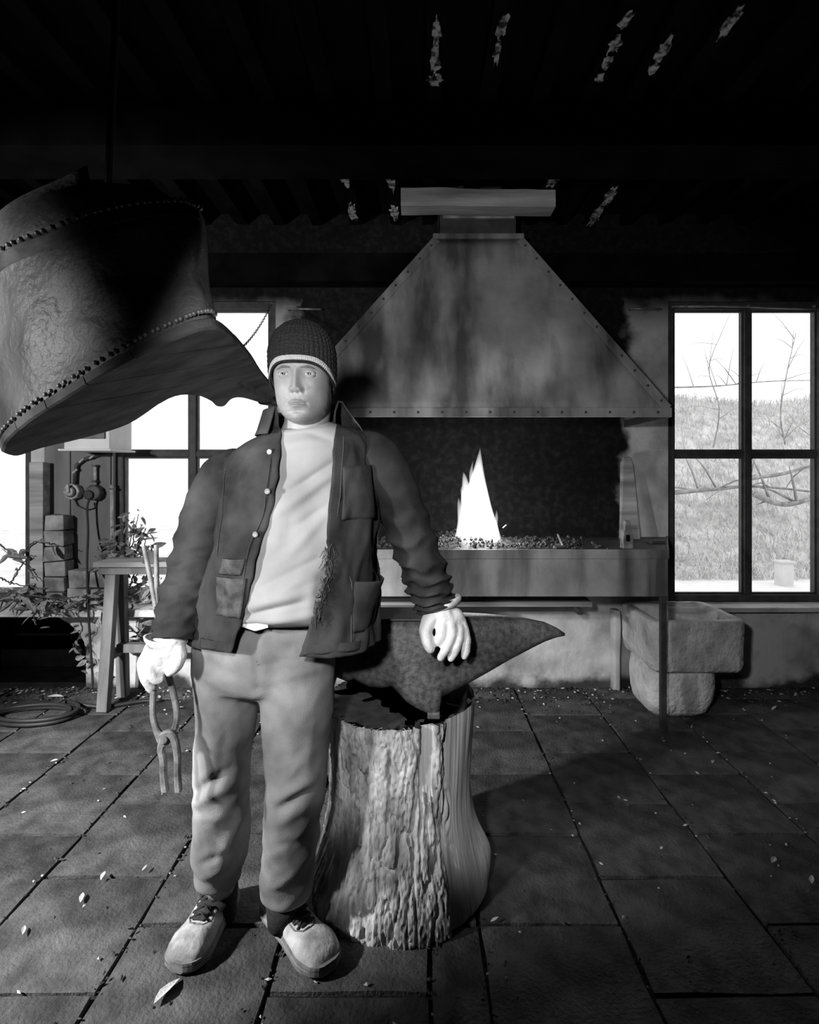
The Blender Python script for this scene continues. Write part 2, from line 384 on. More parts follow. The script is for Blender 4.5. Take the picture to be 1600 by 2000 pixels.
# low wall on the left with an arched opening
xr, xl = PX(168, YW), -2.95
arc = [((xl+xr)/2+math.cos(t)*(xr-xl)/2, YW, .22+math.sin(t)*.27) for t in np.linspace(0, math.pi, 14)]
wb.prism([(-3.4,YW,-.05),(-3.4,YW,ZS),(W1[1],YW,ZS),(W1[1],YW,-.05),(xr,YW,-.05)]+arc+[(xl,YW,-.05)], (0,.12,0))
wall_back = struct(wb.build('wall_back', M['wall']), 'whitewashed rear wall blackened with soot behind the forge', 'wall')
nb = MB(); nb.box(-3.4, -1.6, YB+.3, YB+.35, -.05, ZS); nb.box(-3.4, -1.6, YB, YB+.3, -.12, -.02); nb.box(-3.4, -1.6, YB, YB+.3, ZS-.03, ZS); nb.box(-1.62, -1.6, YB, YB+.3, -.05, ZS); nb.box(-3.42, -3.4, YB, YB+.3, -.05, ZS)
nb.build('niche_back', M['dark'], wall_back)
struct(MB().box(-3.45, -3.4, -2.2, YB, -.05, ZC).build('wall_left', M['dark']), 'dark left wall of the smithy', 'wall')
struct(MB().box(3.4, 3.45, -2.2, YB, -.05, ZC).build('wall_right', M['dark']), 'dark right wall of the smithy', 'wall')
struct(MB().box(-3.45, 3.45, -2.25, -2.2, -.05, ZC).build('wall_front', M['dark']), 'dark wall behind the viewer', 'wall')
ceil = struct(MB().box(-3.45, 3.45, -2.25, YB, 3.02, 3.07).build('ceiling', M['beam']), 'soot-black board ceiling with joists and painted-on patches of light', 'ceiling')
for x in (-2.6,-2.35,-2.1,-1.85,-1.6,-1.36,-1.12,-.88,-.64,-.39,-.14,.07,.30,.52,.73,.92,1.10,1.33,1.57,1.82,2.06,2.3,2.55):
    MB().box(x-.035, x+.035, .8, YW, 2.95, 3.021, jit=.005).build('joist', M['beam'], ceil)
rf = random.Random(8)  # pale plates under the joists stand in for patches of light
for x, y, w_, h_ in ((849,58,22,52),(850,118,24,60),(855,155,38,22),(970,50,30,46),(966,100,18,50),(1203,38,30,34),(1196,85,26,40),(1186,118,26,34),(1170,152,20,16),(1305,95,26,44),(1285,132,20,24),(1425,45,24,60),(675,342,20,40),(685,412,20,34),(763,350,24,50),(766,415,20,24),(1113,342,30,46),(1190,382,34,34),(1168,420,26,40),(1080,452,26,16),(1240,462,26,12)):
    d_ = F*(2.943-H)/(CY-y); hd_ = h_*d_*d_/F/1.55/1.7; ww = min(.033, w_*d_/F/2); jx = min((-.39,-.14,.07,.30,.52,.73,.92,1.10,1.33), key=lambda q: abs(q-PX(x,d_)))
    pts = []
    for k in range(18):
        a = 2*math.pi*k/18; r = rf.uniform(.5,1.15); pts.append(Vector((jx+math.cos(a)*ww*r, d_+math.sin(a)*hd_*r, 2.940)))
    MB().prism(pts, (0,0,.006)).build('painted_light_patch', M['light_patch'], ceil)
MB().box(-3.4, 3.4, 2.38, 2.66, 2.80, 2.99, jit=.004).build('cross_beam', M['beam'], ceil)
MB().box(-3.4, 3.4, 3.36, 3.48, 2.55, 2.72, jit=.004).build('wall_plate', M['beam'], ceil)
# windows ----------------------------------------------------------
YG = 3.53
def window(idx, x0, x1, label, glass, cols_, rails, zs=ZS, zt=ZT, top_rail=.05):
    root = bpy.data.objects.new('window_%d' % idx, None); C.objects.link(root)
    root.location = (x0, YG, zs); WO[root.name] = Vector((x0, YG, zs)); struct(root, label, 'window')
    f = .045
    fr = MB(); fr.box(x0, x0+f, YG-.04, YG+.04, zs, zt); fr.box(x1-f, x1, YG-.04, YG+.04, zs, zt)
    fr.box(x0+f, x1-f, YG-.04, YG+.04, zs, zs+f); fr.box(x0+f, x1-f, YG-.04, YG+.04, zt-top_rail, zt)
    fr.build('window_frame', M['frame'], root, bevel=.004)
    xs = [x0+f]+cols_+[x1-f]; zz = [zs+f]+rails+[zt-top_rail]; t = .022
    for c in cols_: MB().box(c-t, c+t, YG-.035, YG+.035, zs+f, zt-top_rail).build('mullion', M['frame'], root, bevel=.004)
    for i in range(len(xs)-1):
        a = xs[i]+(t if i else 0); b = xs[i+1]-(t if i+1 < len(xs)-1 else 0)
        for z in rails: MB().box(a, b, YG-.03, YG+.03, z-t*.8, z+t*.8).build('glazing_bar', M['frame'], root, bevel=.004)
        for j in range(len(zz)-1):
            c = zz[j]+(t*.8 if j else 0); d = zz[j+1]-(t*.8 if j+1 < len(zz)-1 else 0)
            pn = MB().box(a, b, YG+.004, YG+.008, c, d).build('pane', glass, root)
            bd = MB(); q = .012
            bd.box(a, a+q, YG-.02, YG+.003, c, d); bd.box(b-q, b, YG-.02, YG+.003, c, d); bd.box(a+q, b-q, YG-.02, YG+.003, c, c+q); bd.box(a+q, b-q, YG-.02, YG+.003, d-q, d)
            bd.build('putty_bead', M['frame'], root)
    return root
zr = PZ(887, YG)
window(1, W1[0], W1[1], 'dark-framed four-pane window behind the standing smith and the bellows', M['frosted'], [PX(380, YG)], [zr])
window(2, W2[0], W2[1], 'dark-framed four-pane window right of the forge with a grassy bank outside', M['glass'], [PX(1455, YG)], [zr])
window(3, W3[0], W3[1], 'narrow dusty window at the far left edge under the bellows', M['frosted'], [], [], top_rail=.06)
struct(MB().box(1.56, 2.75, 3.36, YW+.02, ZS-.035, ZS-.003, jit=.004).build('trim_1', M['whitewash'], bevel=.006), 'pale plastered sill ledge below the right window', 'window sill')
struct(MB().box(-3.2, -.92, 3.30, YW+.02, ZS-.05, ZS-.005, jit=.006).build('trim_2', M['stone'], bevel=.006), 'worn ledge below the left windows, overgrown with vines', 'window sill')
# outside ----------------------------------------------------------
g = MB(); NX, NY = 46, 40; rows = []
for j in range(NY):
    y = lerp(4.0, 12.5, j/(NY-1)); row = []
    for i in range(NX):
        x = lerp(-9, 13, i/(NX-1)); t = sstep(5.6, 10.5, y)*sstep(.5, 2.5, x)
        row.append(Vector((x, y, .16+t*2.55+.12*N3(x*.7, y*.7, 1)*t)))
    rows.append(row)
g.loft(rows, closed=False, cap=False)
struct(g.build('ground_outside', M['bank'], smooth=True), 'grassy bank rising outside the windows', 'ground')
struct(MB().box(-9, 13, 3.9, 6.0, .10, .20).build('path_outside', M['gravel']), 'pale gravel path at the foot of the bank outside the right window', 'path')
gr = MB(); rg = random.Random(3)
for k in range(9000):
    y = rg.uniform(5.9, 10.6); x = y*rg.uniform(.42, .80); t = sstep(5.6, 10.5, y); z = .14+t*2.55+.12*N3(x*.7, y*.7, 1)*t
    a = rg.uniform(0, 6.28); h = rg.uniform(.06,.2); b = Vector((x,y,z)); d = Vector((math.cos(a), math.sin(a), 0)); s = Vector((-d.y, d.x, 0))*.006
    gr.add([b-s, b+s, b+d*h*.5+Vector((0,0,h*.8))+s*.7, b+d*h*.5+Vector((0,0,h*.8))-s*.7, b+d*h*1.1+Vector((0,0,h*.75))], [(0,1,2,3),(3,2,4)])
go = gr.build('bank_grass', M['grass'], fixn=False); go['kind'] = 'stuff'; go['label'] = 'tangled pale dry grass on the bank outside the right window'; go['category'] = 'grass'
def branch(name, pts, r, label, cat, sub=0, seed=1):
    rb = random.Random(seed); mb = MB(); S = spline(pts, 16); V = [Vector(p) for p in S]
    mb.tube(V, [r*lerp(1,.35,i/15) for i in range(16)], 6)
    for k in range(sub):
        b = V[rb.randrange(3,15)]; d = Vector((rb.uniform(-1,1), rb.uniform(-.4,.2), rb.uniform(-.2,1))).normalized()*rb.uniform(.25,.7)
        mb.tube([b, b+d*.5+Vector((0,0,.04)), b+d], [r*.4, r*.3, r*.12], 5)
    return tag(mb.build(name, M['twig'], origin=V[0], smooth=True), label, cat)
branch('fallen_branch', [P(1320,962,7), P(1400,955,7.1), P(1480,950,7.1), P(1600,962,7.2)], .035, 'long fallen branch lying across the bank, level in the lower panes', 'branch', 8, 2)
branch('fallen_branch', [P(1475,965,6.8), P(1530,985,6.9), P(1600,972,7), P(1680,965,7)], .045, 'thick crooked fallen branch in the lower right pane', 'branch', 8, 5)
branch('fallen_branch', [P(1460,935,6.9), P(1530,925,7), P(1600,905,7.1), P(1680,890,7.2)], .03, 'upward-curving bare branch above the crooked one in the right pane', 'branch', 5, 9)
branch('bramble_runner', [P(1300,757,9), P(1400,754,9), P(1500,745,9.1), P(1640,742,9.2)], .016, 'thin level bramble runner along the top of the bank', 'branch', 10, 4)
branch('bare_sapling', [P(1545,905,8.5), P(1525,820,8.6), P(1535,740,8.7), P(1555,650,8.8)], .014, 'thin bare sapling rising into the upper right pane', 'sapling', 12, 6)
branch('bare_sapling', [P(1390,890,8.5), P(1405,800,8.6), P(1385,720,8.7), P(1410,650,8.8)], .012, 'thin bare sapling rising into the upper left pane', 'sapling', 10, 8)
pw = thing('marker_post', 'short white painted post standing on the path outside the right window', 'post', (PX(1540,5.6), 5.6, .19))
MB().box(PX(1524,5.6), PX(1549,5.6), 5.58, 5.70, .19, PZ(1100,5.6)).build('post', M['white_paint'], pw, bevel=.01)
MB().box(PX(1522,5.6), PX(1552,5.6), 5.57, 5.71, PZ(1100,5.6), PZ(1096,5.6)).build('post_cap', M['white_paint'], pw, bevel=.004)

# ================================================================== FORGE
forge = thing('forge', 'long raised iron forge table with dark apron below the hood', 'forge', (.30, 2.87, 0))
fx0, fx1, fy0, fy1, fz = -.70, 1.322, 2.85, 3.475, .962
bx = 1.60
MB().prism([(fx0,fy0+.012,fz-.05),(fx1,fy0+.012,fz-.05),(bx,fy1,fz-.05),(fx0,fy1,fz-.05)], (0,0,.044)).build('table_plate', M['steel_dark'], forge, bevel=.003)
MB().box(fx0, fx1, fy0, fy0+.012, fz-.05, fz).build('front_rim', M['hood'], forge, bevel=.003)
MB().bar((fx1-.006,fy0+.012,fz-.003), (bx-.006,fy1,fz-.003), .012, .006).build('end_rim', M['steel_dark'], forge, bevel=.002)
MB().box(fx0+.01, fx1-.006, fy0+.008, fy0+.02, .715, fz-.05).build('front_apron', M['hood'], forge)
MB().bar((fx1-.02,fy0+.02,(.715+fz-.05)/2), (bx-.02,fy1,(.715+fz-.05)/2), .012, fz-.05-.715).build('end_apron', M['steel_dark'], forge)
for x in (fx1-.034, fx0+.012):
    lg = MB().box(x, x+.03, fy0+.021, fy0+.05, 0, fz-.05).build('leg', M['steel_dark'], forge, bevel=.002)
MB().box(fx0+.1, 1.0, 3.1, 3.3, .60, .63).build('lower_shelf', M['planktop'], forge, bevel=.004)
MB().box(fx0+.1, .2, 3.02, 3.09, .585, .615).build('lower_shelf', M['planktop'], forge, bevel=.004)
for x in (fx0+.15, .9): MB().box(x, x+.03, 3.05, 3.479, .57, .60).build('shelf_bracket', M['steel_dark'], forge)
# coal bed
cb = MB(); rc = random.Random(5)
for k in range(1300):
    u = rc.random(); x = rc.gauss(PX(925,3.1), .34) if u < .8 else rc.uniform(fx0+.06, .95)
    if not fx0+.05 < x < 1.02: continue
    y = rc.uniform(fy0+.05, fy1-.05); hp = .05*math.exp(-((x-PX(905,3.1))/.22)**2); s = rc.uniform(.004,.013)
    c = Vector((x, y, fz-.006+s*.5+hp*rc.random()))
    vs = [c+Vector((rc.uniform(-1,1), rc.uniform(-1,1), rc.uniform(-.8,.8))).normalized()*s*rc.uniform(.7,1.1) for _ in range(6)]
    vs[0] = c+Vector((0,0,s)); vs[5] = c-Vector((0,0,s*.6)); vs[1] = c+Vector((s,0,0)); vs[2] = c+Vector((0,s,0)); vs[3] = c-Vector((s,0,0)); vs[4] = c-Vector((0,s,0))
    vs = [p+Vector((rc.uniform(-.3,.3), rc.uniform(-.3,.3), rc.uniform(-.3,.3)))*s for p in vs]
    cb.add(vs, [(0,1,2),(0,2,3),(0,3,4),(0,4,1),(5,2,1),(5,3,2),(5,4,3),(5,1,4)])
hp = MB(); rings = []
for i in range(9):
    r = 1-i/8
    rings.append([Vector((PX(915,3.1)+math.cos(a)*.42*r*(1+.15*math.sin(3*a)), 3.14+math.sin(a)*.24*r, fz-.006+.045*(1-r)**.8+.006*N3(9*math.cos(a)*r, 9*math.sin(a)*r, 2))) for a in np.linspace(0, 2*math.pi, 28, endpoint=False)])
hp.loft(rings, True, True)
cb.v += []; b0 = len(cb.v); cb.v += hp.v; cb.f += [tuple(i+b0 for i in f) for f in hp.f]; cb.m += hp.m
co = cb.build('coal_bed', M['coal'], fixn=False, origin=(PX(915,3.1), 3.14, fz)); co['kind'] = 'stuff'; co['label'] = 'low heap of broken coal and ash around the fire'; co['category'] = 'coal'
# fire
fire = thing('forge_fire', 'bright pointed flame burning on the coals of the forge', 'fire', P(938, 1070, 3.08))
def tongue(pts, rads, wob, seed):
    S = spline([tuple(P(x, y, d))+(r,) for (x, y, d), r in zip(pts, rads)], 26)
    mb = MB(); mb.tube([Vector(p[:3]) for p in S], [max(.001, p[3]) for p in S], 12, disp=lambda s, a: wob*(1-s)*N3(math.cos(a)*1.5+seed, math.sin(a)*1.5, s*5))
    return mb.build('flame', M['flame'], fire, smooth=True)
tongue([(935,1074,3.08),(934,1030,3.08),(930,985,3.08),(934,930,3.08),(938,875,3.09)], [.115,.105,.082,.038,.001], .016, 1)
tongue([(922,1072,3.06),(916,1020,3.06),(913,975,3.07),(908,935,3.07),(905,922,3.07)], [.06,.05,.036,.014,.001], .01, 2)
tongue([(955,1072,3.06),(956,1035,3.06),(951,1000,3.06),(942,955,3.07),(939,915,3.07)], [.055,.05,.034,.016,.001], .01, 3)
tongue([(908,1072,3.1),(903,1045,3.1),(902,1015,3.1),(897,985,3.1),(896,972,3.1)], [.04,.036,.025,.01,.001], .008, 4)
tongue([(966,1072,3.1),(969,1050,3.1),(967,1030,3.1),(970,1008,3.1),(970,996,3.1)], [.032,.028,.018,.008,.001], .006, 5)
tongue([(926,1072,3.05),(924,1020,3.05),(926,960,3.06),(921,925,3.06),(924,900,3.06)], [.05,.045,.03,.012,.001], .012, 6)
tongue([(945,1072,3.05),(948,1030,3.05),(944,985,3.05),(949,960,3.05),(946,940,3.05)], [.05,.042,.026,.01,.001], .012, 7)
tongue([(915,1072,3.12),(908,1030,3.12),(911,1000,3.12),(902,960,3.12),(904,948,3.12)], [.04,.034,.022,.008,.001], .01, 8)
MB().bar(P(982,1031,3.0), P(989,1025,3.0), .004, .004).build('spark', M['ember'], fire)
fl = bpy.data.lights.new('fire_glow', 'POINT'); fl.energy = 9; fl.shadow_soft_size = .07
flo = bpy.data.objects.new('fire_glow', fl); C.objects.link(flo); flo.location = P(938, 1000, 3.0)
# hood
hood = thing('forge_hood', 'large sooty sheet-steel hood tapering above the forge', 'hood', (.31, 3.2, 1.655))
hz0, hz1 = 1.70, 2.70
b = [Vector((-.70,2.85,hz0)), Vector((1.322,2.85,hz0)), Vector((1.322,3.475,hz0)), Vector((-.70,3.475,hz0))]
t = [Vector((.10,3.12,hz1)), Vector((.60,3.12,hz1)), Vector((.60,3.475,hz1)), Vector((.10,3.475,hz1))]
def plate(name, q, m, off):
    n = (q[1]-q[0]).cross(q[3]-q[0]).normalized(); nu, nv = 24, 24; rows = []
    for j in range(nv+1):
        row = []
        for i in range(nu+1):
            u, v = i/nu, j/nv; p = q[0]*(1-u)*(1-v)+q[1]*u*(1-v)+q[2]*u*v+q[3]*(1-u)*v
            edge = min(u,1-u,v,1-v)*8
            row.append(p+n*(off*min(1,edge)*N3(p.x*2.2, p.z*1.3, 4)))
        rows.append(row)
    mb = MB(); mb.loft(rows, closed=False, cap=False); return mb.build(name, m, hood, smooth=True, solid=.004)
plate('front_panel', [b[0], b[1], t[1], t[0]], M['hood'], .02)
plate('side_panel', [b[1], b[2], t[2], t[1]], M['hood'], .008)
plate('side_panel', [b[3], b[0], t[0], t[3]], M['hood'], .008)
MB().bar(b[1]+Vector((-.012,-.006,0)), t[1]+Vector((-.012,-.006,0)), .05, .008, up=(0,-1,.27)).build('edge_strip', M['hood'], hood, bevel=.002)
MB().bar(b[0]+Vector((.012,-.006,0)), t[0]+Vector((.012,-.006,0)), .05, .008, up=(0,-1,.27)).build('edge_strip', M['hood'], hood, bevel=.002)
MB().box(-.71, 1.33, 2.838, 2.852, 1.655, 1.705).build('rim', M['hood'], hood, bevel=.003)
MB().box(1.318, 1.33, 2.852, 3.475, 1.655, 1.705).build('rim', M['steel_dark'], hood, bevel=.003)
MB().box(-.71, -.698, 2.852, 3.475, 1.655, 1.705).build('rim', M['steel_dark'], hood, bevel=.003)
MB().box(.09, .61, 3.10, 3.475, hz1, hz1+.03).build('top_flange', M['hood'], hood, bevel=.003)
rv = MB(); rv.ball((0,0,0), .007, 8, 5); rvm = rv.mesh('rivet', smooth=True); rvm.materials.append(M['steel_dark'])
for k in range(12):
    for a, c in ((b[1],t[1]), (b[0],t[0])):
        p = a.lerp(c, (k+.5)/12); s = -1 if a is b[1] else 1
        share('rivet', rvm, hood, p+Vector((s*.014,-.012,0)))
for k in range(16): share('rivet', rvm, hood, (-.62+k*.125, 2.837, 1.68))
flue = thing('chimney_flue', 'square dark flue rising from the hood into the ceiling', 'flue', (.35, 3.3, 2.73))
MB().box(.13, .57, 3.135, 3.47, 2.73, 3.03).build('flue_box', M['steel_dark'], flue, bevel=.004)
MB().box(PX(865,3.12), PX(1005,3.12), 3.118, 3.135, PZ(426,3.12), PZ(404,3.12)).build('cover_plate', M['hood'], flue, bevel=.002)
lm = MB(); rows = []
for i in range(21):
    x = lerp(PX(783,3.0), PX(1086,3.0), i/20); dz = .012*N3(x*4,0,3)-.012*(i/20)
    rows.append([Vector((x, 3.0+.006*N3(x*9,1,0), PZ(401,3.0)+dz*.6)), Vector((x, 3.0+.008*N3(x*9,2,0), PZ(383,3.0)+dz)), Vector((x, 3.004+.006*N3(x*9,3,0), PZ(365,3.0)+dz)), Vector((x, 3.117, PZ(365,3.0)+dz)), Vector((x, 3.117, PZ(401,3.0)+dz*.6))])
lm.loft(rows, True, True)
tag(lm.build('wooden_plank', M['planktop'], origin=(.34, 3.05, 2.86), bevel=.003), 'rough pale plank fixed crosswise to the flue above the hood', 'plank')
for sx, lab in (((1229,1292), 'thin pale rod fixed level on the wall right of the hood'), ((559,628), 'thin pale rod fixed level on the dark wall above the knit cap')):
    r = thing('wall_rod', lab, 'rod', (PX(sx[0],3.46), YW, PZ(603,3.46)))
    MB().tube([P(sx[0],603,3.455), P(sx[1],604,3.455)], .007, 8).build('rod', M['stud'], r, smooth=True)
    for x in (sx[0]+4, sx[1]-4): MB().tube([P(x,603.5,3.455), P(x,603.5,3.455)+Vector((0,.03,0))], .006, 8).build('bracket', M['steel_dark'], r)
cr = thing('curtain_rail', 'thin pipe running level along the top of the right window', 'rail', (1.6, 3.46, 2.43))
MB().tube([P(1312,599,3.46), P(1400,597,3.46), P(1460,599,3.46), P(1640,604,3.46)], .008, 8).build('pipe', M['stud'], cr, smooth=True)
for x in (1340, 1461, 1590): MB().tube([P(x,599,3.45), P(x,599,3.485)], .011, 8).build('bracket', M['steel_dark'], cr)
tag(MB().tube([P(1388,1186.5,3.41), P(1460,1187,3.41), P(1528,1187,3.41)], .007, 8).build('iron_rod', M['steel_dark'], origin=P(1460,1187,3.41)), 'slim dark iron rod lying on the sill under the right window', 'rod')
# things on the forge
bd = MB(); a = P(1213,1060,3.35); 
bd.prism([P(1212,1060,3.36), P(1214,905,3.42), P(1219,894,3.42), P(1232,893,3.42), P(1237,905,3.42), P(1252,1060,3.36)], (0,.022,.004))
tag(bd.build('plank_offcut', M['planktop'], origin=P(1232,1062,3.36), bevel=.002), 'tapered pale board leaning upright at the right end of the forge', 'board')
hm = MB(); hc = P(1224, 1070, 2.95)
hx, hy = hc.x, hc.y; zt = fz-.006
hm.loft([[Vector((hx+sx*w*.5, hy+sy*dp*.5, zt+z)) for sx, sy in ((-1,-1),(1,-1),(1,1),(-1,1))] for z, w, dp in ((0,.055,.05),(.05,.055,.05),(.09,.05,.045),(.105,.035,.04),(.15,.028,.035))])
hh = tag(hm.build('hammer_head', M['iron'], origin=(hx,hy,zt), bevel=.004), 'loose iron hammer head standing on the forge beside the leaning board', 'hammer head')
MB().box(hx-.012, hx+.006, hy-.03, hy-.024, zt+.04, zt+.075).build('eye_hole', M['dark'], hh)
fb = thing('forge_poker', 'small cross-headed iron poker lying on the forge front edge', 'poker', P(1095,1072,2.93))
MB().tube([Vector((PX(1085,2.9),2.93,fz+.003)), Vector((PX(1108,2.9),2.95,fz+.003))], .008, 8).build('bar', M['iron'], fb)
MB().tube([Vector((PX(1105,2.9),2.95,fz+.003)), Vector((PX(1109,2.9),3.1,fz+.05))], .006, 8).build('handle', M['iron'], fb)
bt = MB().box(PX(1268,3.2)-.02, PX(1268,3.2)+.06, 3.12, 3.2, fz-.006, fz+.012).build('iron_block', M['steel_dark'], origin=P(1268,1065,3.15), bevel=.003)
tag(bt, 'flat dark iron offcut on the forge behind the hammer head', 'offcut')
# small bottles / tools on the lower shelf
for i, (x, h, lab) in enumerate(((892,.10,'dark iron swage block tool on the shelf under the forge, nearest the sleeve cuff'), (912,.075,'short iron punch on the shelf under the forge, middle of three'), (940,.085,'dark iron chisel on the shelf under the forge, rightmost of three'))):
    c = Vector((PX(x,3.2), 3.18, .63)); q = MB()
    q.loft([[c+Vector((math.cos(a)*r, math.sin(a)*r, z)) for a in np.linspace(0,2*math.pi,8,endpoint=False)] for z, r in ((0,.022),(h*.5,.022),(h*.6,.012),(h,.010))])
    tag(q.build('smithing_tool', M['iron'], origin=c), lab, 'tool')

# ================================================================== TROUGH
tr = thing('stone_trough', 'old hewn limestone water trough on a rough block beneath the window', 'trough', (1.53, 3.2, 0))
tb = MB(); x0, x1, y0, y1, z0, z1 = 1.275, 1.795, 2.95, 3.43, .27, .555; rings = []
def rr(ax, bx, ay, by, z, n=64, e=13.0):
    cx, cy, rx, ry = (ax+bx)/2, (ay+by)/2, (bx-ax)/2, (by-ay)/2; o = []
    for k in range(n):
        t_ = 2*math.pi*k/n; c, s = math.cos(t_), math.sin(t_); q = (abs(c)**e+abs(s)**e)**(-1/e)
        p = Vector((cx+rx*c*q, cy+ry*s*q, z)); d = .007*N3(p.x*6, p.y*6, z*6)+.006*N3(p.x*23, p.y*23, z*23)
        o.append(p+Vector((c,s,.3))*d)
    return o
for z, s in ((z0,.05),(z0+.006,.022),(z0+.02,.012),(z0+.05,.006),(z0+.09,.003),(z0+.13,.002),(z0+.17,.0),(z0+.21,0),(z1-.03,0),(z1-.008,0),(z1,.006)): rings.append(rr(x0+s, x1-s*.5, y0+s*.7, y1, z))
for z, s in ((z1+.002,.045),(z1-.03,.062),(z1-.1,.066),(z1-.17,.075)): rings.append(rr(x0+s, x1-s, y0+s, y1-s*.6, z))
tb.loft(rings, True, True); tb.build('basin', M['stone'], tr, smooth=True)
pb = MB(); rings = []
for z, s in ((-.001,.05),(.03,.022),(.09,.006),(.16,0),(.22,.0),(.285,.006)): rings.append(rr(PX(1268,3.0)+s, PX(1410,3.0)-s*1.5, 3.0+s, 3.36, z, e=4.5))
pb.loft(rings, True, True); pb.build('pedestal', M['stone'], tr, smooth=True)
ps = MB(); rings = []
for z, s in ((-.001,.0),(.2,.0),(.4,.004),(.5,.01)): rings.append(rr(PX(1195,3.44), PX(1210,3.44), 3.40, 3.479, z, 20, 5))
ps.loft(rings, True, True); tag(ps.build('plaster_pier', M['whitewash'], origin=(PX(1202,3.44),3.45,0), smooth=True), 'slim plastered pier against the wall left of the trough', 'pier')

# ================================================================== STUMP + ANVIL
sc = Vector((-.045, 1.845, 0)); ST = .612
st = thing('tree_stump', 'upright barked oak log serving as the anvil block', 'stump', sc)
sm = MB(); NU, NV = 460, 210; rings = []; 
def stump_r(a, z):
    q = z/ST; r = lerp(.288, .248, sstep(0,.55,q))-.012*math.sin(math.pi*min(1,q*1.05))
    ca, sa = math.cos(a), math.sin(a)
    r *= 1+.025*math.sin(2*a+.6)+.02*N3(ca*1.3, sa*1.3, z*2+5)
    r += .03*math.exp(-((a-6.22)/.22)**2-((z-.10)/.07)**2) if a > 3 else .03*math.exp(-((a+.06)/.22)**2-((z-.10)/.07)**2)
    r += .03*math.exp(-((a-3.75)/.35)**2-((z-.08)/.09)**2)
    return r
def bark(a, z):
    x, y = math.cos(a), math.sin(a)
    wx = .45*N3(x*6, y*6, z*9); n1 = N3(x*9.5+wx, y*9.5+wx, z*4.2+wx); n2 = N3(x*19+wx+9, y*19, z*10)
    pl = min(1, abs(n1)/.16)*.7+min(1, abs(n2)/.14)*.3
    fine = N3(x*46, y*46, z*60)+.6*N3(x*22, y*22, z*40); return .020*pl+.0035*fine
smooth_face = []
def strip(a, z):
    """1 where the bark is gone (right-hand front)"""
    a = (a+math.pi) % (2*math.pi)-math.pi      # -pi/2 is the front
    e = -1.02+.10*N3(z*6, 3, 1); k = sstep(e-.03, e+.03, a)*(1-sstep(.9,1.1,a))
    k2 = sstep(-1.36,-1.33,a)*(1-sstep(-1.17,-1.14,a))*sstep(.36,.42,z+.06*N3(a*30,1,1))
    return max(k, k2)
for j in range(NV):
    z = ST*j/(NV-1); ring = []
    for i in range(NU):
        a = 2*math.pi*i/NU; k = strip(a, z); ca, sa = math.cos(a), math.sin(a)
        wood = .0016*N3(ca*26, sa*26, z*3.5)+.004*N3(ca*6, sa*6, z*5)
        kn = ((a-2*math.pi+.93)/.07)**2+((z-.33)/.05)**2
        wood += .012*math.exp(-kn)*math.cos(kn*3)
        r = stump_r(a, z)+lerp(bark(a, z), wood, k)-.012
        tz = z+(.005*math.sin(a+1.0)+.004*N3(ca*3, sa*3, 7))*sstep(.9,1,z/ST)
        ring.append(sc+Vector((ca*r, sa*r, tz))); 
    rings.append(ring)
sm.loft(rings, True, False)
for j in range(NV-1):
    for i in range(NU):
        if strip(2*math.pi*(i+.5)/NU, ST*(j+.5)/(NV-1)) > .5: sm.m[j*NU+i] = 1
sm.build('bark', [M['bark'], M['stripped']], st, smooth=True, fixn=False)
tp = MB(); rr_ = []
for k in range(7):
    q = (1-k/6.3)
    rr_.append([sc+Vector(((p.x-sc.x)*q, (p.y-sc.y)*q, lerp(ST-.004, p.z-.002, q**4)+.0012*N3(p.x*q*20,p.y*q*20,1))) for p in rings[-1][::4]])
tp.loft(rr_, True, True); tp.build('sawn_top', M['stumptop'], st, smooth=True)
cm = MB()
for k in range(2):
    a = (-.5,-.95)[k]; cm.bar(sc+Vector((math.cos(a)*.05, math.sin(a)*.05, ST+.002)), sc+Vector((math.cos(a)*.21, math.sin(a)*.21, ST+.001)), .004, .003)
cm.build('drying_crack', M['dark'], st)

an = thing('anvil', 'heavy old iron anvil with a long pointed horn on the log', 'anvil', (-.02, 1.74, ST))
d0 = 1.655; dep = .16
AX = lambda px: PX(px, d0); AZ = lambda py: PZ(py, d0)
bz = ST-.002
def asec(x, zt, zb, y0, y1, e=5.0, n=28):
    cy, ry = (y0+y1)/2, (y1-y0)/2; cz, rz = (zt+zb)/2, (zt-zb)/2; o = []
    for k in range(n):
        t_ = 2*math.pi*k/n; c, s = math.cos(t_), math.sin(t_); q = (abs(c)**e+abs(s)**e)**(-1/e)
        o.append(Vector((x, cy+ry*c*q, cz+rz*s*q)))
    return o
body = MB()
S = []
zt = AZ(1214)
prof = [(636,1320),(648,1325),(660,1330),(675,1336),(690,1332),(705,1340),(720,1347),(745,1350),(765,1346),(780,1362),(795,1378),(815,1390),(832,1398),(848,1404)]
for px, pyb in prof:
    zb = max(bz, AZ(pyb)); S.append(asec(AX(px), zt, zb, d0, d0+dep, 8))
S.append(asec(AX(858), zt, max(bz, AZ(1404)), d0+.003, d0+dep, 7))
for px, top, bot, wy, e in ((864,1213,1372,.006,5),(885,1213,1364,.012,4),(920,1213,1348,.018,3.4),(960,1214,1327,.026,3),(1000,1217,1305,.036,2.7),(1042,1222,1284,.047,2.5),(1076,1229,1268,.058,2.3),(1100,1240,1260,.066,2.2),(1117,1251,1257,.0755,2)):
    S.append(asec(AX(px), AZ(top), AZ(bot), d0+wy, d0+dep-wy, e))
body.loft(S, True, True)
ab = body.build('anvil_body', M['anvil'], an, smooth=True, bevel=0)
mdw = ab.modifiers.new('wn', 'WEIGHTED_NORMAL')
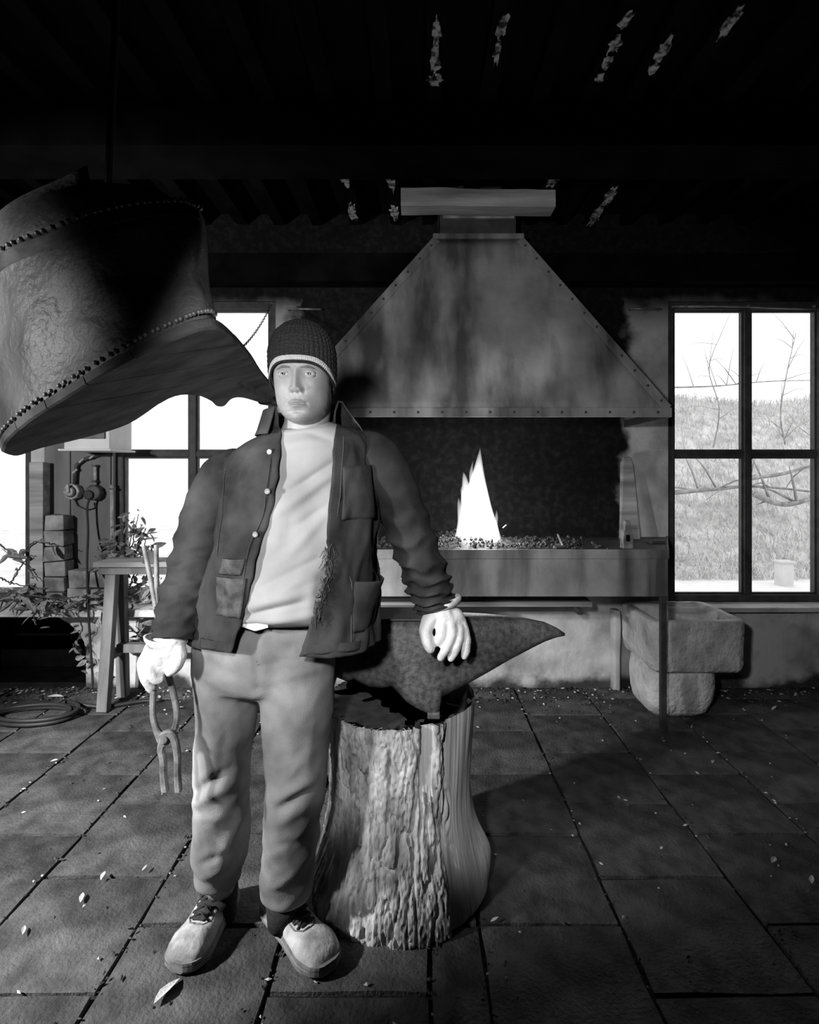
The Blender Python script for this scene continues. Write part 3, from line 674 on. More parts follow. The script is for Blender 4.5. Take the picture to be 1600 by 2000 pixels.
hl = MB(); hl.prism([Vector((AX(585),d0+.02,bz)), Vector((AX(630),d0+.02,bz)), Vector((AX(655),d0+.02,AZ(1325))), Vector((AX(585),d0+.02,AZ(1300)))], (0,dep-.04,0))
hl.build('anvil_foot', M['anvil'], an, bevel=.006)
MB().box(AX(835), AX(860), d0+.004, d0+dep-.004, bz, bz+.02).build('anvil_foot', M['anvil'], an, bevel=.004)
MB().box(AX(638), AX(850), d0+.004, d0+dep-.004, zt-.001, zt+.006).build('face_plate', M['steel_dark'], an, bevel=.003)

# ================================================================== BELLOWS
bl = thing('forge_bellows', 'huge hanging leather bellows with studded wooden boards at the left', 'bellows', P(250, 760, 2.1))
L_, R_, N_ = P(5,885,1.9), P(535,775,2.45), P(270,695,1.55)
pn = (R_-L_).cross(N_-L_).normalized()
if pn.z < 0: pn = -pn
eye = Vector((0,0,H))
def onplane(px, py, off=0.0):
    d = (P(px,py,1)-eye); k = ((L_+pn*off)-eye).dot(pn)/d.dot(pn); return eye+d*k
near = [(4,886),(14,862),(60,822),(130,778),(210,728),(280,690),(345,660),(400,641),(440,648),(490,700),(513,735),(538,771)]
far = [(520,788),(478,778),(455,780),(440,794),(425,794),(412,783),(380,772),(330,779),(250,830),(160,858),(80,877),(30,893)]
outl = [onplane(*p) for p in near+far]
bo = MB(); OS = [Vector(p) for p in spline([tuple(p) for p in outl]+[tuple(outl[0])], 121)][:-1]
cen = sum(OS, Vector())/len(OS)
def ringo(scale, off): return [cen+(p-cen)*scale+pn*off for p in OS]
bo.loft([ringo(.985,0), ringo(1,.006), ringo(1,.03), ringo(.985,.036)], True, True)
bme = bo.mesh('bottom_board', WO[bl.name]); bme.materials.append(M['bellowswood'])
pa = (R_-L_).normalized(); pb_ = pn.cross(pa).normalized(); sd_ = [(p-cen).dot(pb_) for p in OS]; cuts = list(np.linspace(min(sd_)-.01, max(sd_)+.01, 7)); del cuts[5]
for k in range(5):      # the board is made of five planks
    bm = bmesh.new(); bm.from_mesh(bme); bmesh.ops.recalc_face_normals(bm, faces=bm.faces)
    for c_, flip in ((cuts[k]+.002, False), (cuts[k+1]-.002, True)):
        r_ = bmesh.ops.bisect_plane(bm, geom=bm.verts[:]+bm.edges[:]+bm.faces[:], plane_co=cen+pb_*c_-WO[bl.name], plane_no=pb_, clear_inner=not flip, clear_outer=flip)
        ed = [e for e in r_['geom_cut'] if isinstance(e, bmesh.types.BMEdge)]
        if ed: bmesh.ops.contextual_create(bm, geom=ed)
    if not bm.faces: bm.free(); continue
    me = bpy.data.meshes.new('plank'); bm.to_mesh(me); bm.free(); me.materials.append(M['bellowswood'])
    share('plank', me, bl, WO[bl.name]+pn*random.uniform(-.003,.003))
lea = [onplane(*p) for p in [(4,884),(14,862),(60,822),(130,778),(210,728),(280,690),(345,660),(395,642),(422,648),(424,700),(420,760),(398,776),(330,781),(250,832),(160,859),(80,878),(30,893)]]
LO = [Vector(p) for p in spline([tuple(p) for p in lea]+[tuple(lea[0])], 241)][:-1]
lc = sum(LO, Vector())/len(LO)
ext = Vector((-.10,-.04,1)).normalized()
axl = (R_-L_)
def hk(p): return 1-.75*min(1, max(0, (p-L_).dot(axl)/axl.length_squared))
def leather(name, h0, h1, s0, s1, nv, amp, seed, dome=False):
    rings = []
    for j in range(nv+1):
        v = j/nv; ring = []
        for i, p in enumerate(LO):
            out = (p-lc); out -= pn*out.dot(pn); ol = out.normalized()
            if dome: sc_ = lerp(s0, s1, 1-math.sqrt(max(0,1-v*v)) if v < 1 else 1); h = h0+(h1-h0)*math.sin(v*math.pi/2)
            else: sc_ = lerp(s0, s1, v)-.04*math.sin(math.pi*v); h = lerp(h0, h1, v)
            q = lc+(p-lc)*sc_+ext*(h*hk(p)); u = i/len(LO)*2*math.pi
            env = math.sin(math.pi*min(1, max(0, v)))**.6 if not dome else math.sin(math.pi*min(.98,v))**.5
            wq = .5*N3(q.x*2.5+seed, q.y*2.5, q.z*2.5); dg = (q.x+q.y)*.6-q.z*.9
            f = amp*1.5*N3(q.x*2.8+seed, q.y*2.8, q.z*5+wq*3+dg*2)+amp*1.5*(.5-1.7*abs(N3(q.x*2.6+seed+wq*2, q.y*2.6, q.z*6+dg*3)))+amp*.35*N3(q.x*9, q.y*9, q.z*14+seed+dg*4)
            ring.append(q+ol*(f*env))
        rings.append(ring)
    mb = MB(); mb.loft(rings, True, dome); return mb.build(name, M['leather'], bl, smooth=True)
HM = .56
leather('lower_leather', .03, HM-.03, .99, 1.0, 70, .026, 1.3)
leather('upper_leather', HM+.03, HM+.22, .99, .02, 60, .022, 4.1, True)
mid = MB()
def ringl(scale, off): return [lc+(p-lc)*scale+ext*(off*hk(p)) for p in LO]
mid.loft([ringl(.98,HM-.03), ringl(1.005,HM-.022), ringl(1.005,HM+.022), ringl(.98,HM+.03)], True, True)
mid.build('middle_board', M['bellowswood'], bl)
sb = MB(); sb.ball((0,0,0), (.0075,.0075,.0075), 8, 5); sbm = sb.mesh('stud', smooth=True); sbm.materials.append(M['stud'])
for off, lo_, hi_, n in ((.045, 2, 112, 46), (HM+.036, 2, 108, 40)):
    for k in range(n):
        i = lo_+(hi_-lo_)*k/(n-1); a = LO[int(i) % len(LO)]; out = (a-lc).normalized()
        share('stud', sbm, bl, a+ext*(off*hk(a) if off > .1 else off)+out*.006)
ns = MB(); e0 = onplane(470,735,.02); e1 = onplane(533,778,.02)
ns.loft([[p+(Vector((0,.5,-.3))*x*s+pn*z*s) for x, z in ((-.08,-.03),(.08,-.03),(.08,.05),(-.08,.05))] for p, s in ((e0,1.0),(e0.lerp(e1,.6),.8),(e1,.45))])
ns.build('nose_block', M['bellowswood'], bl, bevel=.008)
MB().tube([e1-Vector((.05,0,0)), e1+(e1-e0).normalized()*.12], [.03,.022], 14).build('nozzle', M['steel_dark'], bl, smooth=True)
# suspension straps up to the ceiling and the chain
hs = thing('hanging_rope', 'dark rope from a ceiling joist holding up the bellows', 'rope', lc+ext*(HM*.5+.2))
MB().tube([lc+ext*(HM*.5+.1), Vector((lc.x,lc.y,3.02))], .012, 8).build('rope', M['cable'], hs)
ch = thing('iron_chain', 'thin iron chain hung slanting across the left window to the bellows', 'chain', P(460,690,2.55))
lk_ = MB(); rings = []
for k in range(16):
    a = 2*math.pi*k/16; c = Vector((0, math.cos(a)*.006, math.sin(a)*.006+(.009 if math.sin(a) > 0 else -.009)))
    dd = Vector((0, math.cos(a), math.sin(a))); rings.append([c+dd*.0022*math.cos(b_)+Vector((.0022*math.sin(b_),0,0)) for b_ in np.linspace(0,2*math.pi,6,endpoint=False)])
rings.append(rings[0]); lk_.loft(rings, True, False); lkm = lk_.mesh('link', smooth=True); lkm.materials.append(M['frame'])
A, B = P(459,692,2.5), P(530,596,3.3); dirc = (B-A); nL = 40
for k in range(nL):
    p = A.lerp(B, k/(nL-1)); p.z -= .03*math.sin(math.pi*k/(nL-1))
    q = dirc.to_track_quat('Z','Y'); e = (q @ Matrix.Rotation(math.pi/2*(k % 2), 3, 'Z').to_quaternion()).to_euler()
    share('link', lkm, ch, p, e, .85)

# ================================================================== TRESTLE + LEFT WALL THINGS
ts = thing('trestle_stand', 'grey painted wooden work trestle with splayed legs by the left window', 'trestle', (PX(300,3.2), 3.3, 0))
tz = .855; tx0, tx1 = PX(196,3.14), PX(196,3.14)+.92
MB().box(tx0-.02, tx1+.02, 3.10, 3.29, tz-.03, tz).build('table_top', M['trestletop'], ts, bevel=.004)
MB().box(tx0, tx1, 3.125, 3.15, tz-.075, tz-.03).build('apron', M['trestle'], ts, bevel=.003)
for x, s in ((tx0+.06,-1),(tx1-.06,1)):
    MB().bar((x+s*.03, 3.12, 0), (x, 3.165, tz-.03), .05, .06, up=(1,0,0)).build('leg', M['trestle'], ts, bevel=.003)
    MB().bar((x+s*.03-s*-.0, 3.33, 0), (x, 3.245, tz-.03), .05, .06, up=(1,0,0)).build('leg', M['trestle'], ts, bevel=.003)
    MB().bar((x+s*.02, 3.13, .30), (x+s*.02, 3.31, .30), .035, .05).build('side_rail', M['trestle'], ts, bevel=.003)
MB().bar((tx0+.05, 3.24, .325), (tx1-.05, 3.24, .325), .05, .05).build('stretcher', M['trestle'], ts, bevel=.003)
MB().box(PX(284,3.12), PX(311,3.12), 3.085, 3.10, PZ(1100,3.1), PZ(1076,3.1)).build('clamp_plate', M['trestle'], ts, bevel=.002)
vz = thing('bench_clamp', 'small black iron clamp with a hole standing on the trestle', 'clamp', P(345,1079,3.2))
vb = P(345,1079,3.2); vb.z = tz
MB().prism([(vb.x-.03,3.18,tz),(vb.x+.03,3.18,tz),(vb.x+.03,3.18,tz+.012),(vb.x+.02,3.18,tz+.06),(vb.x-.012,3.18,tz+.06),(vb.x-.014,3.18,tz+.012),(vb.x-.03,3.18,tz+.012)], (0,.03,0)).build('bracket', M['frame'], vz, bevel=.002)
MB().ball((vb.x+.004,3.178,tz+.04), (.008,.004,.010), 10, 6).build('bolt', M['white_paint'], vz, smooth=True)
# grey board cladding between the left windows
px0, px1 = W3[1]+.10, W1[0]+.01
cl = thing('wall_panelling', 'grey painted boards on the wall between the left windows', 'panelling', ((px0+px1)/2, YW, ZS))
xs = [px0, PX(139,3.46), PX(218,3.46), px1]
for i in range(3): MB().box(xs[i]+.003, xs[i+1]-.003, 3.452, 3.479, ZS+.01, 2.40).build('board', M['grey_board'], cl, bevel=.003)
tag(MB().box(PX(66,3.4), PX(92,3.4), 3.36, 3.43, ZS-.002, PZ(903,3.4), jit=.003).build('timber_post', M['planktop'], origin=(PX(79,3.4),3.4,ZS), bevel=.004), 'pale sawn timber post standing on the ledge beside the dusty window', 'post')
br = thing('masonry_pier', 'crumbling plastered brick stub standing on the ledge right of the timber post', 'masonry', (PX(110,3.38), 3.39, ZS))
rb = random.Random(11); zc = ZS-.003
top = PZ(1006,3.38)
hgt = (top-zc)/6
for k in range(6):
    o = rb.uniform(-.006,.006)
    MB().box(PX(94,3.38)+o, PX(132,3.38)+o-(.012*k if k > 3 else 0)*0, 3.34, 3.44, zc+k*hgt+.003, zc+(k+1)*hgt-.002, jit=.006).build('brick', M['brick'], br, bevel=.005)
for k in range(2):
    for q in range(2):
        x0 = PX(136,3.38)+q*.135
        MB().box(x0, x0+.128, 3.36, 3.44, zc+k*.115+.002, zc+(k+1)*.115-.002, jit=.007).build('brick', M['brick'], br, bevel=.005)
wc = thing('wall_cabinet', 'white painted wall cupboard whose bottom shows under the bellows', 'cabinet', (PX(172,3.3), 3.3, PZ(876,3.2)))
zc = PZ(877,3.2)
MB().box(PX(125,3.2), PX(214,3.2), 3.2, 3.45, zc, zc+.55).build('carcass', M['white_paint'], wc, bevel=.004)
MB().box(PX(130,3.2), PX(206,3.2), 3.188, 3.2, zc+.06, zc+.54).build('door', M['grey_board'], wc, bevel=.003)
MB().box(PX(119,3.2), PX(222,3.2), 3.17, 3.45, zc-.012, zc).build('bottom_board', M['white_paint'], wc, bevel=.003)
# switch gear
sg = thing('electric_switch', 'old round electric switch with clipped conduit on the grey boards', 'switch', P(146,960,3.44))
c = P(146,960,3.44)
def disc(cen, r, y0, y1, n=20): return [[Vector((cen.x+math.cos(a)*r_, y, cen.z+math.sin(a)*r_)) for a in np.linspace(0,2*math.pi,n,endpoint=False)] for y, r_ in ((y1,r),(y0+.008,r),(y0,r*.9))]
q = MB(); q.loft(disc(c, .052, 3.40, 3.452, 8)); q.build('housing', M['porcelain'], sg, bevel=.003)
q = MB(); q.loft(disc(c, .036, 3.388, 3.40)); q.build('cover_ring', M['steel_dark'], sg)
q = MB(); q.loft(disc(c, .028, 3.380, 3.388)); q.build('dial', M['porcelain'], sg)
MB().box(c.x-.008, c.x+.008, 3.365, 3.38, c.z-.005, c.z+.045).build('lever', M['porcelain'], sg, bevel=.003)
MB().tube([P(146,945,3.43), P(147,925,3.43), P(150,908,3.43), P(162,898,3.43), P(178,893,3.43), P(196,888,3.44), P(214,889,3.45)], .011, 10).build('conduit', M['steel_dark'], sg, smooth=True)
for x, y in ((147,921),(160,900),(180,893)): MB().tube([P(x-5,y+3,3.42), P(x+4,y-5,3.42)], .007, 8).build('clip', M['porcelain'], sg)
MB().tube([P(146,975,3.44), P(152,988,3.44), P(170,996,3.44), P(186,992,3.44), P(184,982,3.44)], .004, 6).build('wire', M['cable'], sg, smooth=True)
so = thing('cable_socket', 'dark wall socket with a pale conduit tube right of the round switch', 'socket', P(186,962,3.44))
q = MB(); q.loft(disc(P(188,962,3.44), .05, 3.395, 3.452, 10)); q.build('housing', M['steel_dark'], so, bevel=.004)
q = MB(); q.loft(disc(P(183,966,3.44), .03, 3.375, 3.395, 12)); q.build('plug', M['cable'], so, bevel=.003)
MB().tube([P(186,946,3.43), P(186,908,3.43)], .010, 10).build('conduit_tube', M['porcelain'], so, smooth=True)
for y in (910,940): MB().box(PX(182,3.43), PX(190,3.43), 3.41, 3.452, PZ(y+2,3.43), PZ(y-2,3.43)).build('clip', M['steel_dark'], so)
pv = thing('downpipe', 'thin pale vertical pipe on the wall right of the sockets', 'pipe', P(219,1080,3.44))
MB().tube([P(218,947,3.44), P(219,1083,3.44)], .010, 10).build('pipe', M['porcelain'], pv, smooth=True)
for y in (955,1070): MB().box(PX(214,3.44), PX(224,3.44), 3.43, 3.455, PZ(y+2,3.44), PZ(y-2,3.44)).build('bracket', M['steel_dark'], pv)
pc = [tuple(P(x,y,d)) for x, y, d in ((184,970,3.40),(171,985,3.38),(172,1040,3.37),(170,1110,3.30),(173,1200,3.26),(178,1280,3.28),(181,1335,3.30),(175,1349,3.28))]
tag(MB().tube([Vector(p) for p in spline(pc, 40)], .007, 8).build('power_cable', M['cable'], origin=pc[-1], smooth=True), 'black cable hanging from the socket down to the floor', 'cable')
# hose coil on the floor
cc = MB(); cp = []
c0 = Vector((PX(62,3.0), 3.02, 0))
for k in range(150):
    a = k/150*2*math.pi*3.2; r = .17+.018*math.sin(a*.37)+.004*k/30
    cp.append(c0+Vector((math.cos(a)*r*1.15, math.sin(a)*r*.62, .012+.011*(k/48)+.003*math.sin(a*2))))
cp += [Vector(p) for p in spline([tuple(cp[-1]), tuple(c0+Vector((.30,.12,.015))), tuple(c0+Vector((.48,.2,.012))), tuple(c0+Vector((.60,.22,.012)))], 14)][1:]
cc.tube(cp, .011, 8)
tag(cc.build('hose_coil', M['cable'], origin=c0, smooth=True), 'coiled black hose lying on the paving at the lower left', 'hose')
# dark bucket-like opening content: none (arched niche stays empty)

# vines -------------------------------------------------------------
def leafmesh(seed):
    r = random.Random(seed); bm = bmesh.new(); w = r.uniform(.30,.42); cup = r.uniform(.06,.2); bend = r.uniform(-.15,.2)
    prof = [(0,0),(.18,.6),(.42,1),(.7,.75),(.9,.3),(1,0)]; L = []; R = []; Cn = []
    for t_, k in prof:
        z = bend*t_*t_; Cn.append(bm.verts.new((t_,0,z)))
        if 0 < t_ < 1: L.append(bm.verts.new((t_, w*k*.5, z+cup*k*.5))); R.append(bm.verts.new((t_, -w*k*.5, z+cup*k*.5)))
    for S_, fl_ in ((L,False),(R,True)):
        for i in range(5):
            a, b_ = Cn[i], Cn[i+1]
            poly = [a, b_]+([S_[i]] if i < 4 else [])+([S_[i-1]] if i > 0 else [])
            try: bm.faces.new(poly if not fl_ else poly[::-1])
            except ValueError: pass
    me = bpy.data.meshes.new('leaf'); bm.to_mesh(me); bm.free(); return me
LM = []
for k in range(6):
    me = leafmesh(k); me.materials.append(M['leaf']); LM.append(me)
def vine(label, stems, nleaf, size, seed, spread=.05, origin=None):
    r = random.Random(seed); o = origin or P(*stems[0][0]); root = thing('climbing_vine', label, 'vine', o, 'vines on the left wall'); pts = []; mb = MB()
    for s in stems:
        sp_ = [Vector(p) for p in spline([tuple(P(*q)) for q in s], 24)]
        sp_ = [p+Vector((r.uniform(-.006,.006), 0, r.uniform(-.006,.006))) for p in sp_]
        mb.tube(sp_, [lerp(.0055,.0022,i/23) for i in range(24)], 6); pts += sp_[2:]
    mb.build('stem', M['stem'], root, smooth=True)
    for k in range(nleaf):
        p = pts[r.randrange(len(pts))]; s = size*r.uniform(.6,1.25)
        off = Vector((r.uniform(-1,1), r.uniform(-.8,0), r.uniform(-1,1)))*spread
        q = p+off; q.y = min(q.y, 3.42)
        share('leaf', LM[r.randrange(6)], root, q, (r.uniform(-.9,.9)+.9, r.uniform(-.4,1.0), r.uniform(0,6.28)), s)
    return root
vine('leafy vine growing up the pane behind the trestle', [[(235,1165,3.36),(245,1110,3.38),(255,1060,3.39),(262,1010,3.39)], [(250,1165,3.36),(262,1120,3.36),(278,1080,3.36),(288,1040,3.38)], [(225,1160,3.36),(220,1110,3.38),(214,1060,3.40)], [(290,1170,3.38),(305,1130,3.38),(318,1105,3.38)], [(262,1165,3.36),(290,1150,3.34),(325,1150,3.36)]], 125, .085, 1, .06)
vine('tall leafy vine shoots against the lower pane left of the sleeve', [[(240,1165,3.36),(248,1100,3.38),(262,1050,3.39),(270,1005,3.39)], [(255,1100,3.37),(275,1060,3.38),(285,1030,3.39)], [(245,1110,3.37),(232,1060,3.38),(238,1020,3.39)], [(262,1090,3.37),(292,1065,3.38)]], 60, .09, 12, .045)
vine('vine trailing along the ledge above the arched opening', [[(0,1165,3.28),(60,1172,3.26),(120,1180,3.26),(190,1172,3.28)], [(20,1160,3.27),(80,1165,3.25),(140,1190,3.24)], [(0,1150,3.30),(30,1160,3.26),(60,1190,3.25),(70,1215,3.25)], [(120,1175,3.26),(160,1165,3.27),(235,1168,3.28)]], 95, .085, 2, .05)
vine('thin vine twigs crossing the dusty window at the far left', [[(0,1063,3.36),(40,1095,3.34),(75,1135,3.32)], [(0,1130,3.34),(30,1140,3.33),(90,1150,3.32)], [(40,1095,3.33),(62,1060,3.34),(100,1062,3.33),(130,1070,3.33)], [(20,1140,3.32),(45,1100,3.33),(62,1085,3.33)]], 16, .10, 3, .02)
vine('vine hanging down the whitewashed low wall behind the trestle legs', [[(150,1185,3.30),(160,1225,3.36),(150,1260,3.40),(165,1300,3.42)], [(200,1180,3.32),(195,1210,3.38),(215,1240,3.40),(245,1265,3.42)], [(260,1180,3.32),(250,1215,3.40),(270,1240,3.42),(300,1255,3.42),(330,1240,3.42)], [(310,1180,3.34),(300,1210,3.40),(320,1230,3.42)]], 70, .085, 4, .05)
# dry leaves on the floor, each its own thing
DL = []
for k in range(4):
    me = leafmesh(30+k); me.materials.append(M['dryleaf']); DL.append(me)
for i, (x, y, s, lab) in enumerate(((300,1970,.085,'large pale dry leaf on the paving at the bottom left edge'), (162,1750,.05,'curled dry leaf on the slab left of the smith, mid distance'), (48,1815,.04,'small crumpled dry leaf near the left picture edge'), (98,1492,.04,'small dry leaf lying in the joint between left slabs'), (205,1708,.04,'flat dry leaf in the cross joint left of the trouser leg'), (277,1708,.03,'tiny dry leaf beside the trouser hem joint'), (92,1364,.11,'big pale curled leaf resting behind the hose coil'), (10,1357,.10,'upturned pale leaf at the left picture edge by the hose'), (1393,1489,.04,'small dry leaf on the slab below the trough'), (1515,1680,.055,'pale dry leaf on the paving at far right'), (1586,1733,.05,'dry leaf at the right picture edge'), (1508,1391,.05,'pale leaf in the dark corner right of the trough'), (1265,1388,.05,'pale leaf scrap at the foot of the trough block'), (360,1385,.07,'curled dry leaf behind the tongs beside the trouser leg'), (958,1808,.03,'small pale scrap on the dark floor right of the log'))):
    d = F*H/(y-CY); p = Vector((PX(x,d), d, .012))
    o = share('dry_leaf', DL[i % 4], None, p, (random.uniform(-.3,.3), random.uniform(-.25,.0), random.uniform(0,6.28)), s)
    WO[o.name] = p; tag(o, lab, 'leaf', 'dry leaves on the floor')

lt = MB(); rl = random.Random(21)
for k in range(2600):
    u = rl.random()
    if u < .45: x = rl.uniform(-2.6, 2.6); y = YW-.02-abs(rl.gauss(0,.13))
    elif u < .8: x = cols[rl.randrange(3,15)]+rl.gauss(0,.012); y = rl.uniform(1.1, 3.45)
    else: x = rl.uniform(-1.6, 2.2); y = rl.uniform(1.15, 3.4)
    sz = rl.uniform(.002,.006)*(1.6 if u < .45 else 1); a = rl.uniform(0,6.28); c_ = Vector((x, y, .001+sz*.2)); X_ = Vector((math.cos(a),math.sin(a),0)); Y_ = Vector((-X_.y,X_.x,0)); e_ = rl.uniform(1,2.5)
    lt.add([c_+X_*sz*e_, c_+Y_*sz, c_-X_*sz*e_, c_-Y_*sz, c_+Vector((0,0,sz*.8))], [(0,1,4),(1,2,4),(2,3,4),(3,0,4)], 0 if rl.random() < .8 else 1)
lo_ = lt.build('floor_litter', [M['crumb'], M['dryleaf']], fixn=False); lo_['kind'] = 'stuff'; lo_['label'] = 'crumbs of soil, coal and leaf litter strewn over the paving'; lo_['category'] = 'litter'

# ================================================================== THE SMITH
HX, HY, HZ = -.309, 1.470, 1.614
ORG = Vector((-.45, 1.6, 0))
hd = MB(); zt_ = [(.122,.004,.004,.004),(.118,.026,.03,.03),(.105,.047,.055,.058),(.08,.064,.078,.08),(.05,.0725,.088,.092),(.025,.0745,.090,.095),(0,.0745,.088,.096),(-.02,.0735,.088,.095),(-.04,.071,.0895,.09),(-.06,.0695,.091,.082),(-.075,.0665,.0915,.074),(-.09,.060,.0905,.064),(-.102,.051,.088,.055),(-.112,.040,.081,.045),(-.119,.027,.068,.034),(-.123,.012,.045,.02),(-.124,.003,.01,.005)]
ZA = np.array([r[0] for r in zt_])[::-1]; WA = np.array([r[1] for r in zt_])[::-1]; FA = np.array([r[2] for r in zt_])[::-1]; BA = np.array([r[3] for r in zt_])[::-1]
def G(x, z, cx, cz, sx, sz): return math.exp(-((x-cx)/sx)**2-((z-cz)/sz)**2)
def face(x, z):
    d = 0.0; ax = abs(x)
    nh = np.interp(z, [-.054,-.049,-.045,-.038,-.03,-.015,.0,.010,.02], [0,.004,.014,.0225,.0205,.0145,.0095,.006,.0])
    nw = np.interp(z, [-.05,-.04,-.03,-.01,.01,.02], [.012,.0125,.0105,.0082,.0085,.012])
    d += nh*math.exp(-(abs(x)/nw)**2.4)
    d += .0085*G(ax,z,.0125,-.0415,.0058,.0062)
    d -= .006*G(ax,z,.0068,-.0488,.0038,.0024)
    d -= .0025*G(ax,z,.0195,-.043,.004,.009)
    d -= .0095*G(ax,z,.0335,.003,.0165,.0105)
    d -= .0045*G(ax,z,.0175,.006,.0075,.010)
    d += .0060*G(ax,z,.028,.021,.020,.0070)
    d += .003*G(x,z,0,.024,.012,.010)
    d += .0045*G(ax,z,.047,-.026,.018,.016)
    d -= .004*G(ax,z,.045,-.068,.016,.02)
    d += .006*G(x,z,0,-.075,.026,.02)
    d += .0040*G(x,z,0,-.0705,.017,.0040)+.0055*G(x,z,0,-.0830,.0155,.0050)
    d -= .0048*math.exp(-(x/.0215)**4)*math.exp(-((z+.0768)/.0018)**2)
    d -= .0025*G(ax,z,.0245,-.0775,.005,.006)
    d -= .0012*G(x,z,0,-.06,.0035,.008)
    d -= .0055*G(x,z,0,-.0955,.020,.006)
    d += .0060*G(x,z,0,-.110,.017,.011)
    return d
TILT = math.radians(2.5)
def headpt(v):
    x, y, z = v; return Vector((HX+x*math.cos(TILT)-z*math.sin(TILT)*1.0, HY+y, HZ+x*math.sin(TILT)*.0+z))
NH, NR = 220, 230; rings = []; lipmask = []
for j in range(NR):
    t_ = j/(NR-1)
    z = -.124+.246*(.5-.5*math.cos(math.pi*(t_*.94+.03)))/(.5-.5*math.cos(math.pi*.97)) if False else lerp(-.124, .122, t_)
    W_, F_, B_ = np.interp(z, ZA, WA), np.interp(z, ZA, FA), np.interp(z, ZA, BA); ring = []
    for i in range(NH):
        # more vertices on the face (front = -pi/2)
        u = i/NH*2*math.pi; a = u-.45*math.sin(u); a -= math.pi/2
        c, s = math.cos(a), math.sin(a); e = 2.25; q = (abs(c)**e+abs(s)**e)**(-1/e)
        x = W_*c*q; y = (F_ if s < 0 else B_)*s*q
        if s < 0: y -= face(x, z)*sstep(0,.35,-s)
        ring.append(headpt((x, y, z)))
        lipmask.append(1 if (s < -.5 and abs(x) < .0225 and ((-.0767-.0115*math.sqrt(max(0,1-(x/.023)**2)) < z < -.0755+.0085*math.sqrt(max(0,1-(x/.023)**2))))) else 0)
    rings.append(ring)
hd.loft(rings, True, True)
for j in range(NR-1):
    for i in range(NH):
        if lipmask[j*NH+i]: hd.m[j*NH+i] = 1
        else:
            q_ = rings[j][i]; zz_ = q_.z-HZ; fr__ = sstep(-.02,.03,HY-q_.y)
            st_ = .75*sstep(-.045,-.085,zz_) if zz_ < -.045 else 0
            if zz_ < -.03 and random.random() < st_*fr__*(.6+.4*sstep(.01,.03,abs(q_.x-HX)) if zz_ > -.07 else 1): hd.m[j*NH+i] = 2
# eyelids
EX, EZ, ER = .0332, .0015, .0123
def eyec(s): return headpt((s*EX, -.0715, EZ))
def lid(s, e0, e1, r):
    rows = []
    for j in range(9):
        el = math.radians(lerp(e0, e1, j/8)); row = []
        for i in range(17):
            az = math.radians(lerp(-78, 78, i/16)); k = math.cos(math.radians(lerp(-78,78,i/16)))
            el2 = el*(.25+.75*k) if j == 0 else lerp(math.radians(e0)*(.25+.75*k), math.radians(e1), j/8)
            row.append(eyec(s)+Vector((math.sin(az)*math.cos(el2)*r*1.18, -math.cos(az)*math.cos(el2)*r, math.sin(el2)*r)))
        rows.append(row)
    hd.loft(rows, closed=False, cap=False)
for s in (-1, 1): lid(s, 8, 95, ER+.0011); lid(s, -19, -95, ER+.0009)
# neck, torso, limbs under the clothes
nk = spline([(HX+.012,1.505,HZ-.03,.060,.066),(HX+.006,1.512,HZ-.085,.062,.066),(HX+.0,1.52,HZ-.125,.066,.068),(HX-.0,1.525,HZ-.165,.10,.075),(HX-.005,1.53,HZ-.20,.17,.09),(-.32,1.53,1.33,.18,.10),(-.35,1.53,1.10,.155,.10),(-.40,1.55,.93,.165,.105),(-.425,1.555,.80,.15,.10)], 40)
hd.loft([[Vector((p[0]+p[3]*math.cos(a), p[1]+p[4]*math.sin(a), p[2])) for a in np.linspace(0,2*math.pi,36,endpoint=False)] for p in nk], True, True)
ARM_R = [(462,918,1.525,.04),(412,1000,1.53,.044),(375,1080,1.53,.045),(348,1165,1.475,.038),(330,1245,1.43,.03),(320,1275,1.43,.03)]
ARM_L = [(716,890,1.53,.04),(772,968,1.55,.046),(803,1040,1.575,.045),(830,1110,1.60,.040),(852,1180,1.60,.03),(866,1215,1.60,.03)]
for arm in (ARM_R, ARM_L): hd.tube([P(*a[:3]) for a in arm], [a[3] for a in arm], 14)
LEG_R = [(440,1250,1.56,.085),(440,1380,1.58,.075),(433,1540,1.60,.055),(430,1680,1.64,.05),(428,1790,1.67,.035)]
LEG_L = [(570,1250,1.53,.09),(578,1380,1.53,.078),(575,1540,1.55,.058),(566,1680,1.58,.05),(556,1800,1.61,.035)]
for leg in (LEG_R, LEG_L): hd.tube([P(*a[:3]) for a in leg], [a[3] for a in leg], 14)
man = hd.build('person', [M['skin'], M['lip'], M['stubble']], origin=ORG, smooth=True)
tag(man, 'man in knit cap, torn work jacket and gloves standing with one hand on the anvil', 'person')
